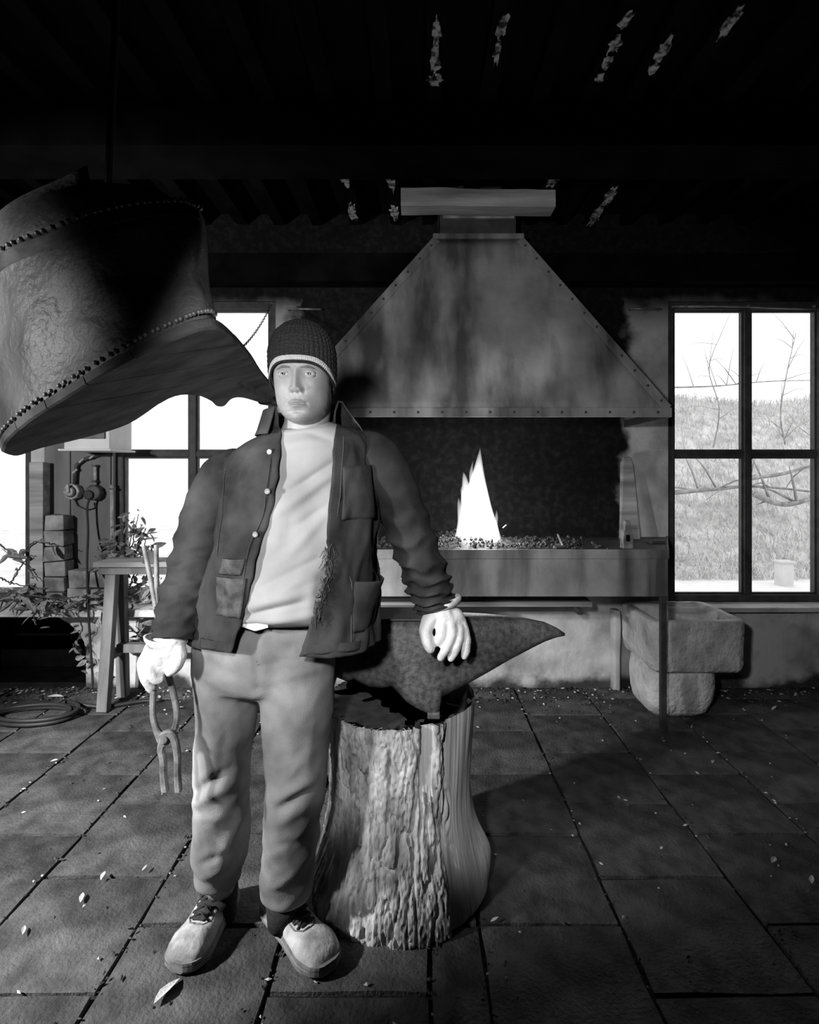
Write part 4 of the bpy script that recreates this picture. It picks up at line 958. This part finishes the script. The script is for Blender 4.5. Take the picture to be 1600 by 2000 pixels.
for s in (-1, 1):
    c = eyec(s); e = MB(); e.ball(c, (ER*1.12, ER, ER), 24, 16); eo = e.build('eye', M['eyewhite'], man, smooth=True)
    look = Vector((0,-1,.0)); ir = MB()
    def cap(rad, rr0, up=.0):
        R = []
        for q in np.linspace(1, .05, 6):
            R.append([c+Vector((math.cos(a)*rad*q, -math.sqrt(max(0,rr0*rr0-(rad*q)**2)), math.sin(a)*rad*q+up)) for a in np.linspace(0,2*math.pi,20,endpoint=False)])
        return R
    q = MB(); q.loft(cap(.0062, ER+.0004)); q.build('iris', M['iris'], eo, smooth=True)
    q = MB(); q.loft(cap(.0027, ER+.0007)); q.build('pupil', M['pupil'], eo, smooth=True)
    # eyebrow
    eb = MB(); rows = []
    for i in range(15):
        u = i/14; x = s*lerp(.014, .052, u); z = .0165+.0045*math.sin(u*math.pi*.75)-.007*u*u; hh = .0038*math.sin(math.pi*min(.97,u*.85+.12))
        Fz = np.interp(z, ZA, FA); Wz = np.interp(z, ZA, WA); yy = -Fz*max(.05,(1-min(.98,abs(x)/Wz)**2.25))**(1/2.25)-face(x, z)-.0012
        rows.append([headpt((x, yy+.002, z-hh)), headpt((x, yy-.0025, z)), headpt((x, yy+.002, z+hh))])
    eb.loft(rows, closed=False, cap=False); eb.build('eyebrow', M['brow'], man, smooth=True)

# beanie --------------------------------------------------------------
def capring(v, a, rib=True):
    """v 0 = lower edge, 1 = crown; a angle (front -pi/2)"""
    fr = -math.sin(a); low = lerp(-.028, .026, sstep(-.1,1,fr)) if fr > -.1 else lerp(-.028, -.050, sstep(-.1,-1,fr))
    z = lerp(low, .160, math.sin(v*math.pi/2)**1.05 if v > 0 else 0)
    q = (z-(-.03))/.19; rw = np.interp(z, [-.03,.03,.07,.10,.125,.145,.156,.160], [.0835,.0865,.0865,.080,.066,.045,.022,.002])
    rd = np.interp(z, [-.05,.03,.07,.10,.125,.145,.156,.160], [.094,.105,.102,.093,.076,.05,.024,.002])
    r = (.0022*abs(math.cos(a*21))*(1-v**6) if rib else 0)+.0008*math.sin(v*120)
    return headpt((math.cos(a)*(rw+r)+.004*v, math.sin(a)*(rd+r)+.004, z))
def caploft(v0, v1, n, rib, name, m, parent, grow=0.0):
    mb = MB(); rings = []
    for j in range(n+1):
        v = lerp(v0, v1, j/n); rings.append([capring(v, 2*math.pi*i/336, rib)+Vector((math.cos(2*math.pi*i/336), math.sin(2*math.pi*i/336), 0))*(grow*math.sin(math.pi*(j+.3)/(n+.6))+(.0012*math.sin(i*336/20)) if not rib else 0) for i in range(336)])
    mb.loft(rings, True, False); return mb.build(name, m, parent, smooth=True, solid=.003)
bn = caploft(.105, .995, 90, True, 'beanie', M['knit'], man)
caploft(.035, .110, 8, False, 'pale_stripe', M['knitwhite'], bn, .0025)
caploft(-.0, .042, 6, False, 'dark_edge', M['knit'], bn, .0025)

# jacket ----------------------------------------------------------------
JL = np.array([ # py, cx, a, b, d, xL, xR
 (826,592,.074,.066,1.520,548,656),(836,592,.105,.076,1.522,549,656),(848,591,.150,.088,1.525,550,655),(864,590,.190,.102,1.525,549,652),(885,589,.212,.116,1.525,547,650),
 (930,588,.218,.130,1.525,543,648),(1000,584,.218,.140,1.525,532,641),(1080,577,.224,.145,1.52,504,636),(1150,570,.234,.150,1.515,490,626),(1200,565,.242,.152,1.515,478,613),(1290,557,.252,.152,1.515,446,580)], float)
def jrow(py): return [np.interp(py, JL[:,0], JL[:,k]) for k in range(1,7)]
def jpos(py, phi, off=0.0, scale=1.0):
    cx, a, b, d, xl, xr = jrow(py); a *= scale; b *= scale
    x = PX(cx, d)+(a+off)*math.copysign(abs(math.sin(phi))**.9, math.sin(phi)); y = d-(b+off)*math.copysign(abs(math.cos(phi))**.9, math.cos(phi))
    return Vector((x, y, PZ(py, d-jrow(py)[2])+(x-PX(cx,d))*.13*(1-sstep(860,1050,py))))
def jphi(py, px):
    cx, a, b, d, xl, xr = jrow(py); s = 0.0
    for _ in range(6):
        dd = d-b*abs(math.cos(s))**.9; k = (PX(px, dd)-PX(cx, d))/a; s = math.asin(max(-.999, min(.999, math.copysign(abs(k)**(1/.9), k))))
    return s
def jfold(py, phi):
    q = N3(math.sin(phi)*2.2+2, math.cos(phi)*2.2, py*.006)*.012+.010*(.45-1.6*abs(N3(math.sin(phi)*3.2+py*.004, math.cos(phi)*3, py*.007-phi)))*sstep(860,960,py)
    q += .006*math.sin(phi*7+py*.012+2*N3(phi*2, py*.01, 0))*sstep(870,1000,py)
    q += .004*N3(phi*9, py*.02+phi*4, 5)
    return q
NVJ, NPJ = 120, 150; rings = []
for j in range(NVJ+1):
    v = j/NVJ; row = []
    pyc = lerp(826, 1278, v); _, _, _, _, xl, xr = jrow(pyc)
    rag = sstep(1040,1090,pyc)*(1-sstep(1195,1215,pyc))
    fl_ = jphi(pyc, xl+1.2*math.sin(pyc*.13)+1.5*N3(pyc*.05,0,1))
    fr_ = jphi(pyc, xr+1.5*N3(pyc*.05,5,1)+rag*(5+8*N3(pyc*.09,1,2)+6*N3(pyc*.33,1,7)))
    tot = 2*math.pi-(fr_-fl_)
    for i in range(NPJ+1):
        phi = fl_-tot*i/NPJ; u = i/NPJ
        py = pyc
        if v > .8:      # hem line: viewer-right panel hangs a bit lower and flares
            k = (v-.8)/.2; py += k*(8*sstep(.80,.93,u)*(1-.6*sstep(.95,1,u)) + 4*math.sin(u*9))
        p = jpos(min(py,1289), phi); rad = Vector((math.sin(phi), -math.cos(phi), 0))
        edge = min(1, min(u, 1-u)*12)
        f = jfold(py, phi)*(.4+.6*edge)
        if u > .72: f += .016*sstep(.72,.8,u)*(1-sstep(.86,.92,u))*sstep(1130,1270,py)
        row.append(p+rad*(f+.004+(folds(p+rad*f, FOLD_JACKET) if math.cos(phi) > -.1 else 0)*edge))
    rings.append(row)
jk = MB(); jk.loft(rings, closed=False, cap=False)
jacket = jk.build('jacket', M['jacket'], man, smooth=True, solid=.005, fixn=False)
def sleeve(path, n, seed, wr, r_up):
    S = spline(path, n); pts = [P(*p[:3]) for p in S]; rad = [p[3] for p in S]
    def dsp(s, a):
        q = wr(s)*(1-2*abs(math.sin(s*36+1.3*math.sin(a+seed)+1.8*N3(math.cos(a)*1.2+seed, math.sin(a)*1.2, s*5))))
        return q+wr(s)*.9*N3(math.cos(a)*2+seed, math.sin(a)*2, s*16)+.004*N3(math.cos(a)*1.5, math.sin(a)*1.5+seed, s*5)
    mb = MB(); mb.tube(pts, rad, 40, cap=False, disp=dsp); return mb.build('sleeve', M['jacket'], jacket, smooth=True, solid=.005, fixn=False)
sleeve([(492,905,1.525,.030),(468,912,1.525,.058),(440,938,1.53,.073),(412,1000,1.53,.073),(385,1080,1.525,.068),(362,1150,1.48,.062),(345,1205,1.44,.055),(337,1248,1.42,.052)], 90, 1.0, lambda s: .0012+.0035*sstep(.35,.6,s)*(1-sstep(.9,1,s)), .08)
sleeve([(688,868,1.525,.030),(712,876,1.53,.058),(742,908,1.535,.073),(774,970,1.55,.070),(803,1045,1.57,.066),(824,1100,1.585,.066),(837,1140,1.595,.066),(845,1168,1.60,.061),(850,1186,1.60,.056)], 110, 3.0, lambda s: .001+.0065*sstep(.35,.55,s)*(1-sstep(.93,1,s)), .08)
# collar
def collar(phi0, phi1, name, lift, flare, pt, n=26):
    rows = []
    for i in range(n+1):
        u = i/n; phi = lerp(phi0, phi1, u); base = jpos(830, phi, .004); rad = Vector((math.sin(phi), -math.cos(phi), 0))
        k = pt*sstep(.80,1,u); lift_ = lift; flare_ = flare*sstep(.3,.8,u)
        rows.append([base, base+Vector((0,0,lift*.55))+rad*.002, base+Vector((0,0,lift))+rad*.010, base+Vector((0,0,lift*.97))+rad*.018,
                     base+Vector((0,0,lift*.6))+rad*(.024+flare*.5), base+Vector((0,0,.0-k*.35))+rad*(.034+flare+k*.6), base+Vector((0,0,-.014-k*.8))+rad*(.040+flare+k)])
    mb = MB(); mb.loft(rows, closed=False, cap=False); return mb.build(name, M['collar'], jacket, smooth=True, solid=.004, fixn=False)
collar(-math.pi, jphi(832, 545), 'collar', .056, .000, .004)
collar(math.pi, jphi(832, 660), 'collar', .058, .016, .026)
# pockets, placket, buttons
def patch(name, px0, px1, py0, py1, off, m, skew=0, nu=12, nv=14, bulge=0.0, parent=None):
    rows = []
    for j in range(nv+1):
        v = j/nv; py = lerp(py0, py1, v); row = []
        for i in range(nu+1):
            u = i/nu; px = lerp(px0, px1, u)+skew*(v-.5); phi = jphi(py, px); rad = Vector((math.sin(phi), -math.cos(phi), 0))
            e = min(1, 6*min(u,1-u,1-v)+.0); row.append(jpos(py, phi)+rad*(jfold(py,phi)+.006+off*e+bulge*math.sin(math.pi*u)*(1-v)))
        rows.append(row)
    mb = MB(); mb.loft(rows, closed=False, cap=False); return mb.build(name, m, parent or jacket, smooth=True, solid=.003, fixn=False)
patch('chest_pocket', 668, 724, 922, 1018, .004, M['jacket'])
patch('side_pocket', 686, 733, 1142, 1245, .005, M['jacket'], -6, bulge=.028)
patch('side_pocket', 424, 480, 1130, 1208, .005, M['jacketworn'], -10, bulge=.006)
patch('torn_patch', 440, 478, 1092, 1124, .006, M['jacketworn'], -12, bulge=.008)
patch('hem_band', 590, 700, 1262, 1279, .003, M['jacket'], 0)
patch('hem_band', 392, 446, 1258, 1276, .003, M['jacket'], 0)
bm_ = MB(); bm_.loft([[Vector((math.cos(a)*r, y, math.sin(a)*r)) for a in np.linspace(0,2*math.pi,14,endpoint=False)] for y, r in ((.003,.0075),(-.001,.0078),(-.003,.006),(-.0018,.004))])
for (x, y), mt_ in zip(((529,877),(529,957),(505,1043)), ('button','iron','iron')):
    bmm = bm_.mesh('button', smooth=True); bmm.materials.append(M[mt_])
    phi = jphi(y, x); rad = Vector((math.sin(phi), -math.cos(phi), 0)); p = jpos(y, phi)+rad*(jfold(y,phi)+.012)
    share('button', bmm, jacket, p, (0,0,phi))
def seam(pts, name='seam', r=.0016, n=40, m='collar'):
    V = []
    for x, y in spline(pts, n):
        phi = jphi(y, x); rad = Vector((math.sin(phi), -math.cos(phi), 0)); V.append(jpos(y, phi)+rad*(jfold(y,phi)+.0055))
    MB().tube(V, r, 6).build(name, M[m], jacket, smooth=True)
seam([(533,862),(527,930),(517,1000),(488,1080),(474,1150),(462,1200),(436,1268)])
seam([(672,862),(666,930),(660,1000),(656,1080)])
seam([(726,862),(738,930),(738,1000),(732,1080)])
seam([(664,1090),(684,1150),(680,1268)])
seam([(446,905),(440,1000),(432,1090)])
th = MB(); rt = random.Random(4)
for k in range(60):
    py = rt.uniform(1062,1205); _,_,_,_,xl,xr = jrow(py); px = xr+rt.uniform(-6,14); phi = jphi(py, px); rad = Vector((math.sin(phi), -math.cos(phi), 0))
    p = jpos(py, phi)+rad*(jfold(py,phi)+.010); L1 = rt.uniform(.010,.035)
    th.tube([p, p+Vector((rt.uniform(-.006,.006), -.004, -L1*.5)), p+Vector((rt.uniform(-.012,.006), rt.uniform(-.006,.002), -L1))], [.0013,.0011,.0006], 5)
th.build('frayed_threads', M['jacketworn'], jacket, smooth=True)

# shirt -----------------------------------------------------------------
rings = []
for j in range(101):
    v = j/100; py = lerp(828, 1232, v); row = []
    for i in range(140):
        phi = 2*math.pi*i/140; p = jpos(py, phi, 0, lerp(.90,.835,sstep(1000,1150,py))); rad = Vector((math.sin(phi), -math.cos(phi), 0))
        q = p.x*18+p.z*11; f = .0045*math.sin(q*1.3+2.5*N3(p.x*5, p.z*4, 2))*sstep(840,930,py)+.010*(.5-1.6*abs(N3(p.x*5-p.z*4, p.z*2.5+p.x*2, 8)))*sstep(850,930,py)
        f += .010*math.exp(-((p.x+.33+(p.z-1.12)*.75)/.03)**2)*sstep(1,.3,0)*0
        fm = sstep(.78,.97,math.cos(phi)); f += .020*sstep(1090,1185,py)*(1-sstep(1212,1234,py))*fm
        f -= .012*sstep(1222,1232,py)
        if py < 846: f += .004*math.sin((py-828)/18*math.pi)
        dz = -.012*math.cos(phi)*max(0, math.cos(phi))*(1-sstep(828,850,py))*1.0
        if math.cos(phi) > .2: f += folds(p, FOLD_SHIRT)
        row.append(p+rad*f+Vector((0,0,dz)))
    rings.append(row)
sh = MB(); sh.loft(rings, True, False); shirt = sh.build('tee_shirt', M['shirt'], man, smooth=True, solid=.003, fixn=False)
us = MB(); rows = []
for j in range(6):
    py = lerp(1212, 1236-0, j/5); row = []
    for i in range(14):
        px = lerp(466, 520, i/13); phi = jphi(py, px); p = jpos(min(py, 1228+8*(1-abs(i/13-.5)*2)), phi, 0, .93); row.append(p)
    rows.append(row)
us.loft(rows, closed=False, cap=False); us.build('undershirt_hem', M['undershirt'], shirt, smooth=True, solid=.003)

# trousers ----------------------------------------------------------------
tm = MB()
def legtube(path, flat):
    S = spline(path, 40); mb = tm; pts = [P(*p[:3]) for p in S]
    rings = []
    for i, p in enumerate(S):
        c = pts[i]; wv = p[3]*p[2]/F
        rings.append([c+Vector((math.cos(a)*wv, math.sin(a)*p[4], 0)) for a in np.linspace(0,2*math.pi,32,endpoint=False)])
    mb.loft(rings, True, True)
legtube([(442,1255,1.55,62,.105),(441,1330,1.56,60,.10),(442,1400,1.575,57,.092),(436,1480,1.59,53,.085),(433,1560,1.595,51,.08),(432,1650,1.615,53,.085),(428,1685,1.635,47,.078),(427,1716,1.645,43,.074)], 1)
legtube([(574,1255,1.525,80,.11),(579,1330,1.525,74,.10),(581,1400,1.53,69,.092),(578,1480,1.54,61,.085),(576,1560,1.545,56,.08),(568,1640,1.57,53,.08),(562,1700,1.59,51,.076),(559,1748,1.60,49,.074)], 1)
pel = []
for py, cx, a, b in ((1195,522,.175,.115),(1230,520,.195,.122),(1265,517,.203,.124),(1300,516,.202,.118),(1335,514,.19,.10),(1352,513,.15,.06)):
    pel.append([P(cx, py, 1.54)+Vector((math.cos(t_)*a, math.sin(t_)*b, 0)) for t_ in np.linspace(0,2*math.pi,40,endpoint=False)])
tm.loft(pel, True, True)
tro = tm.build('trousers', M['trousers'], man); remesh(tro, .0085, 6)
zk = PZ(1570,1.57)
def trfold(p, n):
    kn = math.exp(-((p.z-zk)/.16)**2); an_ = math.exp(-((p.z-.16)/.09)**2)
    s = .5*N3(p.x*9, p.y*9, p.z*7)
    sg = 1 if p.x < -.47 else -1; w1 = .6-1.9*abs(N3(p.x*7+sg*p.z*5, p.y*5, p.z*13+sg*p.x*10))
    w2 = .5-1.6*abs(N3(p.x*10-p.z*6, p.y*6, p.z*5+9))
    hip = sstep(.62,.80,p.z)
    return .006*s+kn*(.006*w1+.003*w2)+an_*.005*w1+hip*.003*w2+.003*w2+(.75*folds(p, FOLD_TROUSERS) if n.y < .1 else 0)+.0012*N3(p.x*40,p.y*40,p.z*30)
displace(tro, trfold)
pk = MB(); S = [P(x,y,1.405) for x, y in ((521,1246),(522,1275),(512,1290),(498,1292))]
fly = MB()
for off in (0, 7):
    fly.tube([P(520+off,1248,1.424), P(521+off,1268,1.422), P(515+off*.8,1284+off*.5,1.421), P(500+off*.4,1292+off,1.421)], .0018, 6)
fly.build('pocket_stitching', M['trousers'], tro, smooth=True)
# socks
for leg, py in ((LEG_R,1), (LEG_L,1)):
    e = leg[-1]; MB().tube([P(e[0],e[1]-55,e[2]-.01), P(e[0],e[1],e[2])], [.056,.05], 18).build('sock', M['sock'], man, smooth=True)

# boots -------------------------------------------------------------------
def boot(heel, toe, label):
    h = Vector(heel); t_ = Vector(toe); ax = (t_-h).normalized(); sd = Vector((ax.y, -ax.x, 0)); Lb = (t_-h).length
    prof = [(-.02,.020,.05),(.0,.031,.085),(.06,.038,.105),(.16,.041,.118),(.26,.043,.118),(.36,.043,.108),(.46,.045,.092),(.56,.050,.079),(.66,.054,.072),(.76,.058,.073),(.86,.0565,.070),(.94,.048,.058),(.985,.033,.042),(1.01,.014,.026)]
    S = spline(prof, 44); mb = MB(); rings = []; z0 = .028
    for s, w_, hh in S:
        c = h+ax*(s*Lb); ring = []
        for k in range(24):
            a = 2*math.pi*k/24; cx_, sz = math.cos(a), math.sin(a)
            xx = w_*math.copysign(abs(cx_)**.8, cx_); zz = (hh-z0)*max(0,sz)**.75 if sz > 0 else -.006*abs(sz)
            if s < .42 and sz > 0: xx *= lerp(1, .80, sz)
            ring.append(c+sd*xx+Vector((0,0,z0+zz)))
        rings.append(ring)
    mb.loft(rings, True, True)
    bt_ = mb.build('boot', M['boot'], man, smooth=True)
    bt_['label'] = label
    displace(bt_, lambda p, n: .0022*N3(p.x*22, p.y*22, p.z*30)+.001*N3(p.x*60,p.y*60,p.z*60))
    so_ = MB(); rings = []
    for z, g_ in ((.0,-.002),(.006,.004),(.018,.005),(.022,.002),(.027,.004),(.034,.003)):
        R = []
        for s, w_, hh in S[::2]: R.append(h+ax*(s*Lb*1.012)+sd*(w_*.97+g_)+Vector((0,0,z+(.010*sstep(.75,1.0,s) if z < .02 else .004*sstep(.75,1,s)))))
        for s, w_, hh in S[::-2]: R.append(h+ax*(s*Lb*1.012)-sd*(w_*.97+g_)+Vector((0,0,z+(.010*sstep(.75,1.0,s) if z < .02 else .004*sstep(.75,1,s)))))
        rings.append(R)
    so_.loft(rings, True, True); so_.build('sole', M['sole'], bt_, bevel=0)
    def top(s, x, off=.002):
        r_ = np.array(S); w_ = np.interp(s, r_[:,0], r_[:,1]); hh = np.interp(s, r_[:,0], r_[:,2]); k = min(.98, abs(x)/w_)
        if s < .42: k = min(.98, k/.86)
        return h+ax*(s*Lb)+sd*x+Vector((0,0,z0+(hh-z0)*(1-k**2.2)**.5+off))
    tg = MB(); tg.loft([[top(s, x, .004) for x in np.linspace(-wd, wd, 7)] for s, wd in ((.22,.026),(.34,.026),(.46,.025),(.58,.024),(.66,.018))], closed=False, cap=False)
    tg.build('tongue', M['lace'], bt_, smooth=True, solid=.003)
    lcs = MB()
    for q in range(5):
        s = .29+q*.072; x = .029
        lcs.tube([top(s,-x,.005), top(s+.03,0,.010), top(s+.06,x,.005)], .0026, 6); lcs.tube([top(s,x,.005), top(s+.03,0,.011), top(s+.06,-x,.005)], .0026, 6)
    for sg_ in (-1,1): lcs.tube([top(.36,0,.012), top(.34,sg_*.02,.018), top(.40,sg_*.034,.012), top(.48,sg_*.038,.008), top(.44,sg_*.02,.012), top(.38,0,.013)], .0024, 6)
    lcs.build('laces', M['lace'], bt_, smooth=True)
    sm_ = MB()
    for sg_ in (-1,1): sm_.tube([top(.25,sg_*.034,.002), top(.45,sg_*.034,.002), top(.62,sg_*.033,.002), top(.69,sg_*.020,.002), top(.70,0,.002)], .0022, 6)
    sm_.build('facing_seam', M['sole'], bt_, smooth=True)
    cf = MB(); rings = []
    for z, g_ in ((.085,0),(.11,.0),(.128,.001),(.134,.004),(.130,-.004),(.10,-.006)):
        c = h+ax*(.20*Lb)
        rings.append([c+ax*((.064+g_)*math.cos(a))+sd*((.040+g_)*math.sin(a))+Vector((0,0,z-.012*math.cos(a))) for a in np.linspace(0,2*math.pi,28,endpoint=False)])
    cf.loft(rings, True, False); cf.build('padded_collar', M['lace'], bt_, smooth=True)
    return bt_
boot((-.600,1.745,0), (-.648,1.475,0), 'worn tan-grey work boot on his right foot')
boot((-.462,1.700,0), (-.238,1.478,0), 'brightly scuffed work boot on his left foot')

# gloves --------------------------------------------------------------------
def chain(mb, pts, rads, n=14, m=12, flat=1.0):
    S = spline([tuple(P(*p))+(r,) for p, r in zip(pts, rads)], n); V = [Vector(s[:3]) for s in S]
    mb.tube(V, [s[3] for s in S], m, flat=flat); mb.ball(V[-1], S[-1][3]*.98, 12, 8); mb.ball(V[0], S[0][3]*.98, 12, 8)
def glove(chains, cuff, name_label, palm):
    g_ = MB()
    for pts, rads in chains: chain(g_, pts, rads)
    for c, r in palm: g_.ball(P(*c), r, 18, 12)
    o = g_.build('glove', M['glove'], man); o['label'] = name_label; remesh(o, .0032, 5)
    displace(o, lambda p, n: .0013*N3(p.x*45, p.y*45, p.z*45)+.0022*N3(p.x*24+3, p.y*24, p.z*30))
    return o
gl = glove([
    ([(852,1200,1.585),(838,1214,1.570),(832,1232,1.560),(835,1252,1.558),(841,1267,1.560)], [.026,.0235,.0200,.0185,.0150]),
    ([(866,1210,1.580),(864,1228,1.560),(862,1242,1.557),(857,1253,1.565)], [.022,.0190,.0175,.0155]),
    ([(879,1212,1.580),(883,1234,1.558),(875,1258,1.556),(867,1274,1.560),(861,1284,1.567)], [.022,.0175,.0155,.0140,.0120]),
    ([(890,1213,1.585),(897,1236,1.566),(892,1259,1.562),(886,1275,1.566),(881,1285,1.573)], [.021,.0165,.0148,.0135,.0115]),
    ([(897,1212,1.59),(907,1232,1.580),(911,1252,1.575),(910,1270,1.579),(907,1282,1.584)], [.020,.0158,.0140,.0128,.0110]),
    ([(856,1175,1.60),(862,1190,1.595),(868,1205,1.588)], [.036,.038,.038]),
    ], None, 'pale leather work glove on the hand resting on the anvil', [((866,1208,1.585),(.050,.032,.036)),((884,1208,1.588),(.036,.028,.034)),((853,1202,1.588),(.032,.030,.030)),((876,1222,1.575),(.040,.024,.026))])
cf = MB(); rows = []
for i in range(15):
    u = i/14; a = lerp(-2.6, .9, u); c = P(862,1186,1.600)
    o_ = Vector((math.cos(a)*.040, math.sin(a)*.034, math.cos(a)*.012)); k = .5+.5*math.sin(u*math.pi)
    rows.append([c+o_*.9+Vector((0,0,-.012)), c+o_*1.1+Vector((0,0,.010)), c+o_*(1.2+.2*k*u)+Vector((0,0,.022)), c+o_*(1.28+.3*u)+Vector((0,0,.012)), c+o_*(1.2+.3*u)+Vector((0,0,-.002))])
cf.loft(rows, closed=False, cap=False); cf.build('glove_cuff', M['glove'], gl, smooth=True, solid=.003)
gr_ = glove([
    ([(342,1262,1.425),(349,1276,1.413),(349,1292,1.406),(342,1304,1.402),(332,1311,1.402)], [.022,.020,.0175,.0155,.0135]),
    ([(312,1275,1.43),(300,1292,1.412),(295,1312,1.402),(303,1326,1.400),(313,1328,1.404)], [.021,.0180,.0160,.0145,.0125]),
    ([(305,1270,1.44),(288,1286,1.428),(283,1308,1.420),(289,1329,1.418),(299,1341,1.424)], [.020,.0170,.0152,.0140,.0120]),
    ([(303,1268,1.45),(285,1282,1.452),(280,1304,1.448),(284,1328,1.444),(295,1346,1.446)], [.019,.0160,.0145,.0132,.0112]),
    ([(306,1266,1.46),(290,1280,1.468),(284,1300,1.468),(286,1322,1.466),(296,1340,1.466)], [.018,.0145,.0130,.0118,.0102]),
    ([(340,1238,1.432),(330,1256,1.432),(324,1275,1.430)], [.040,.042,.044]),
    ], None, 'pale leather work glove on the hand holding the tongs', [((318,1272,1.430),(.052,.034,.036)),((330,1288,1.420),(.036,.028,.034)),((306,1290,1.428),(.038,.032,.040)),((318,1294,1.420),(.040,.026,.030))])
cf = MB(); rows = []
for i in range(33):
    a = 2*math.pi*i/32; c = P(323,1253,1.43); o_ = Vector((math.cos(a)*.045, math.sin(a)*.040, -.008*math.cos(a))); fl_ = 1.0+.16*max(0,-math.cos(a))
    rows.append([c+o_*.95+Vector((0,0,-.014)), c+o_*1.0*fl_, c+o_*1.04*fl_+Vector((0,0,.008)), c+o_*.9*fl_+Vector((0,0,.010))])
cf.loft(rows, closed=False, cap=False); cf.build('glove_cuff', M['glove'], gr_, smooth=True, solid=.003)

# tongs ---------------------------------------------------------------------
tg = thing('blacksmith_tongs', 'long forged iron tongs hanging jaws-down from his gloved hand', 'tongs', P(320,1540,1.44))
def flatbar(pts, ws, th_, name):
    S = spline([tuple(P(*p))+(w_,) for p, w_ in zip(pts, ws)], 40); V = [Vector(s[:3]) for s in S]
    mb = MB(); rings = []
    for i, v_ in enumerate(V):
        t_ = (V[min(i+1,39)]-V[max(i-1,0)]).normalized(); sd = t_.cross(Vector((0,1,0))).normalized(); dp = Vector((0,1,0)); w_ = S[i][3]
        rings.append([v_+sd*(sx*w_/2)+dp*(sy*th_/2) for sx, sy in ((-1,-.6),(-.6,-1),(.6,-1),(1,-.6),(1,.6),(.6,1),(-.6,1),(-1,.6))])
    mb.loft(rings, True, True); return mb.build(name, M['iron'], tg, bevel=0, smooth=False)
flatbar([(281,1066,1.50),(292,1120,1.485),(304,1185,1.465),(312,1250,1.445),(306,1300,1.435),(300,1345,1.428),(299,1395,1.425),(306,1425,1.425),(318,1444,1.425)], [.010,.011,.012,.013,.013,.014,.014,.016,.030], .013, 'rein')
flatbar([(305,1064,1.51),(306,1120,1.49),(307,1185,1.468),(318,1260,1.445),(327,1310,1.432),(338,1350,1.432),(346,1395,1.435),(340,1425,1.438),(322,1446,1.438)], [.010,.011,.012,.013,.014,.015,.015,.016,.030], .013, 'rein')
flatbar([(316,1440,1.425),(334,1434,1.425),(343,1452,1.425),(347,1480,1.425),(347,1510,1.424),(349,1545,1.423)], [.028,.022,.018,.016,.015,.016], .016, 'jaw')
flatbar([(322,1446,1.438),(315,1462,1.438),(319,1485,1.438),(320,1515,1.438),(323,1545,1.438)], [.026,.018,.016,.017,.018], .016, 'jaw')
q = MB(); q.tube([P(319,1446,1.408), P(319,1446,1.452)], .010, 14); q.build('rivet', M['iron'], tg, smooth=True, bevel=.002)
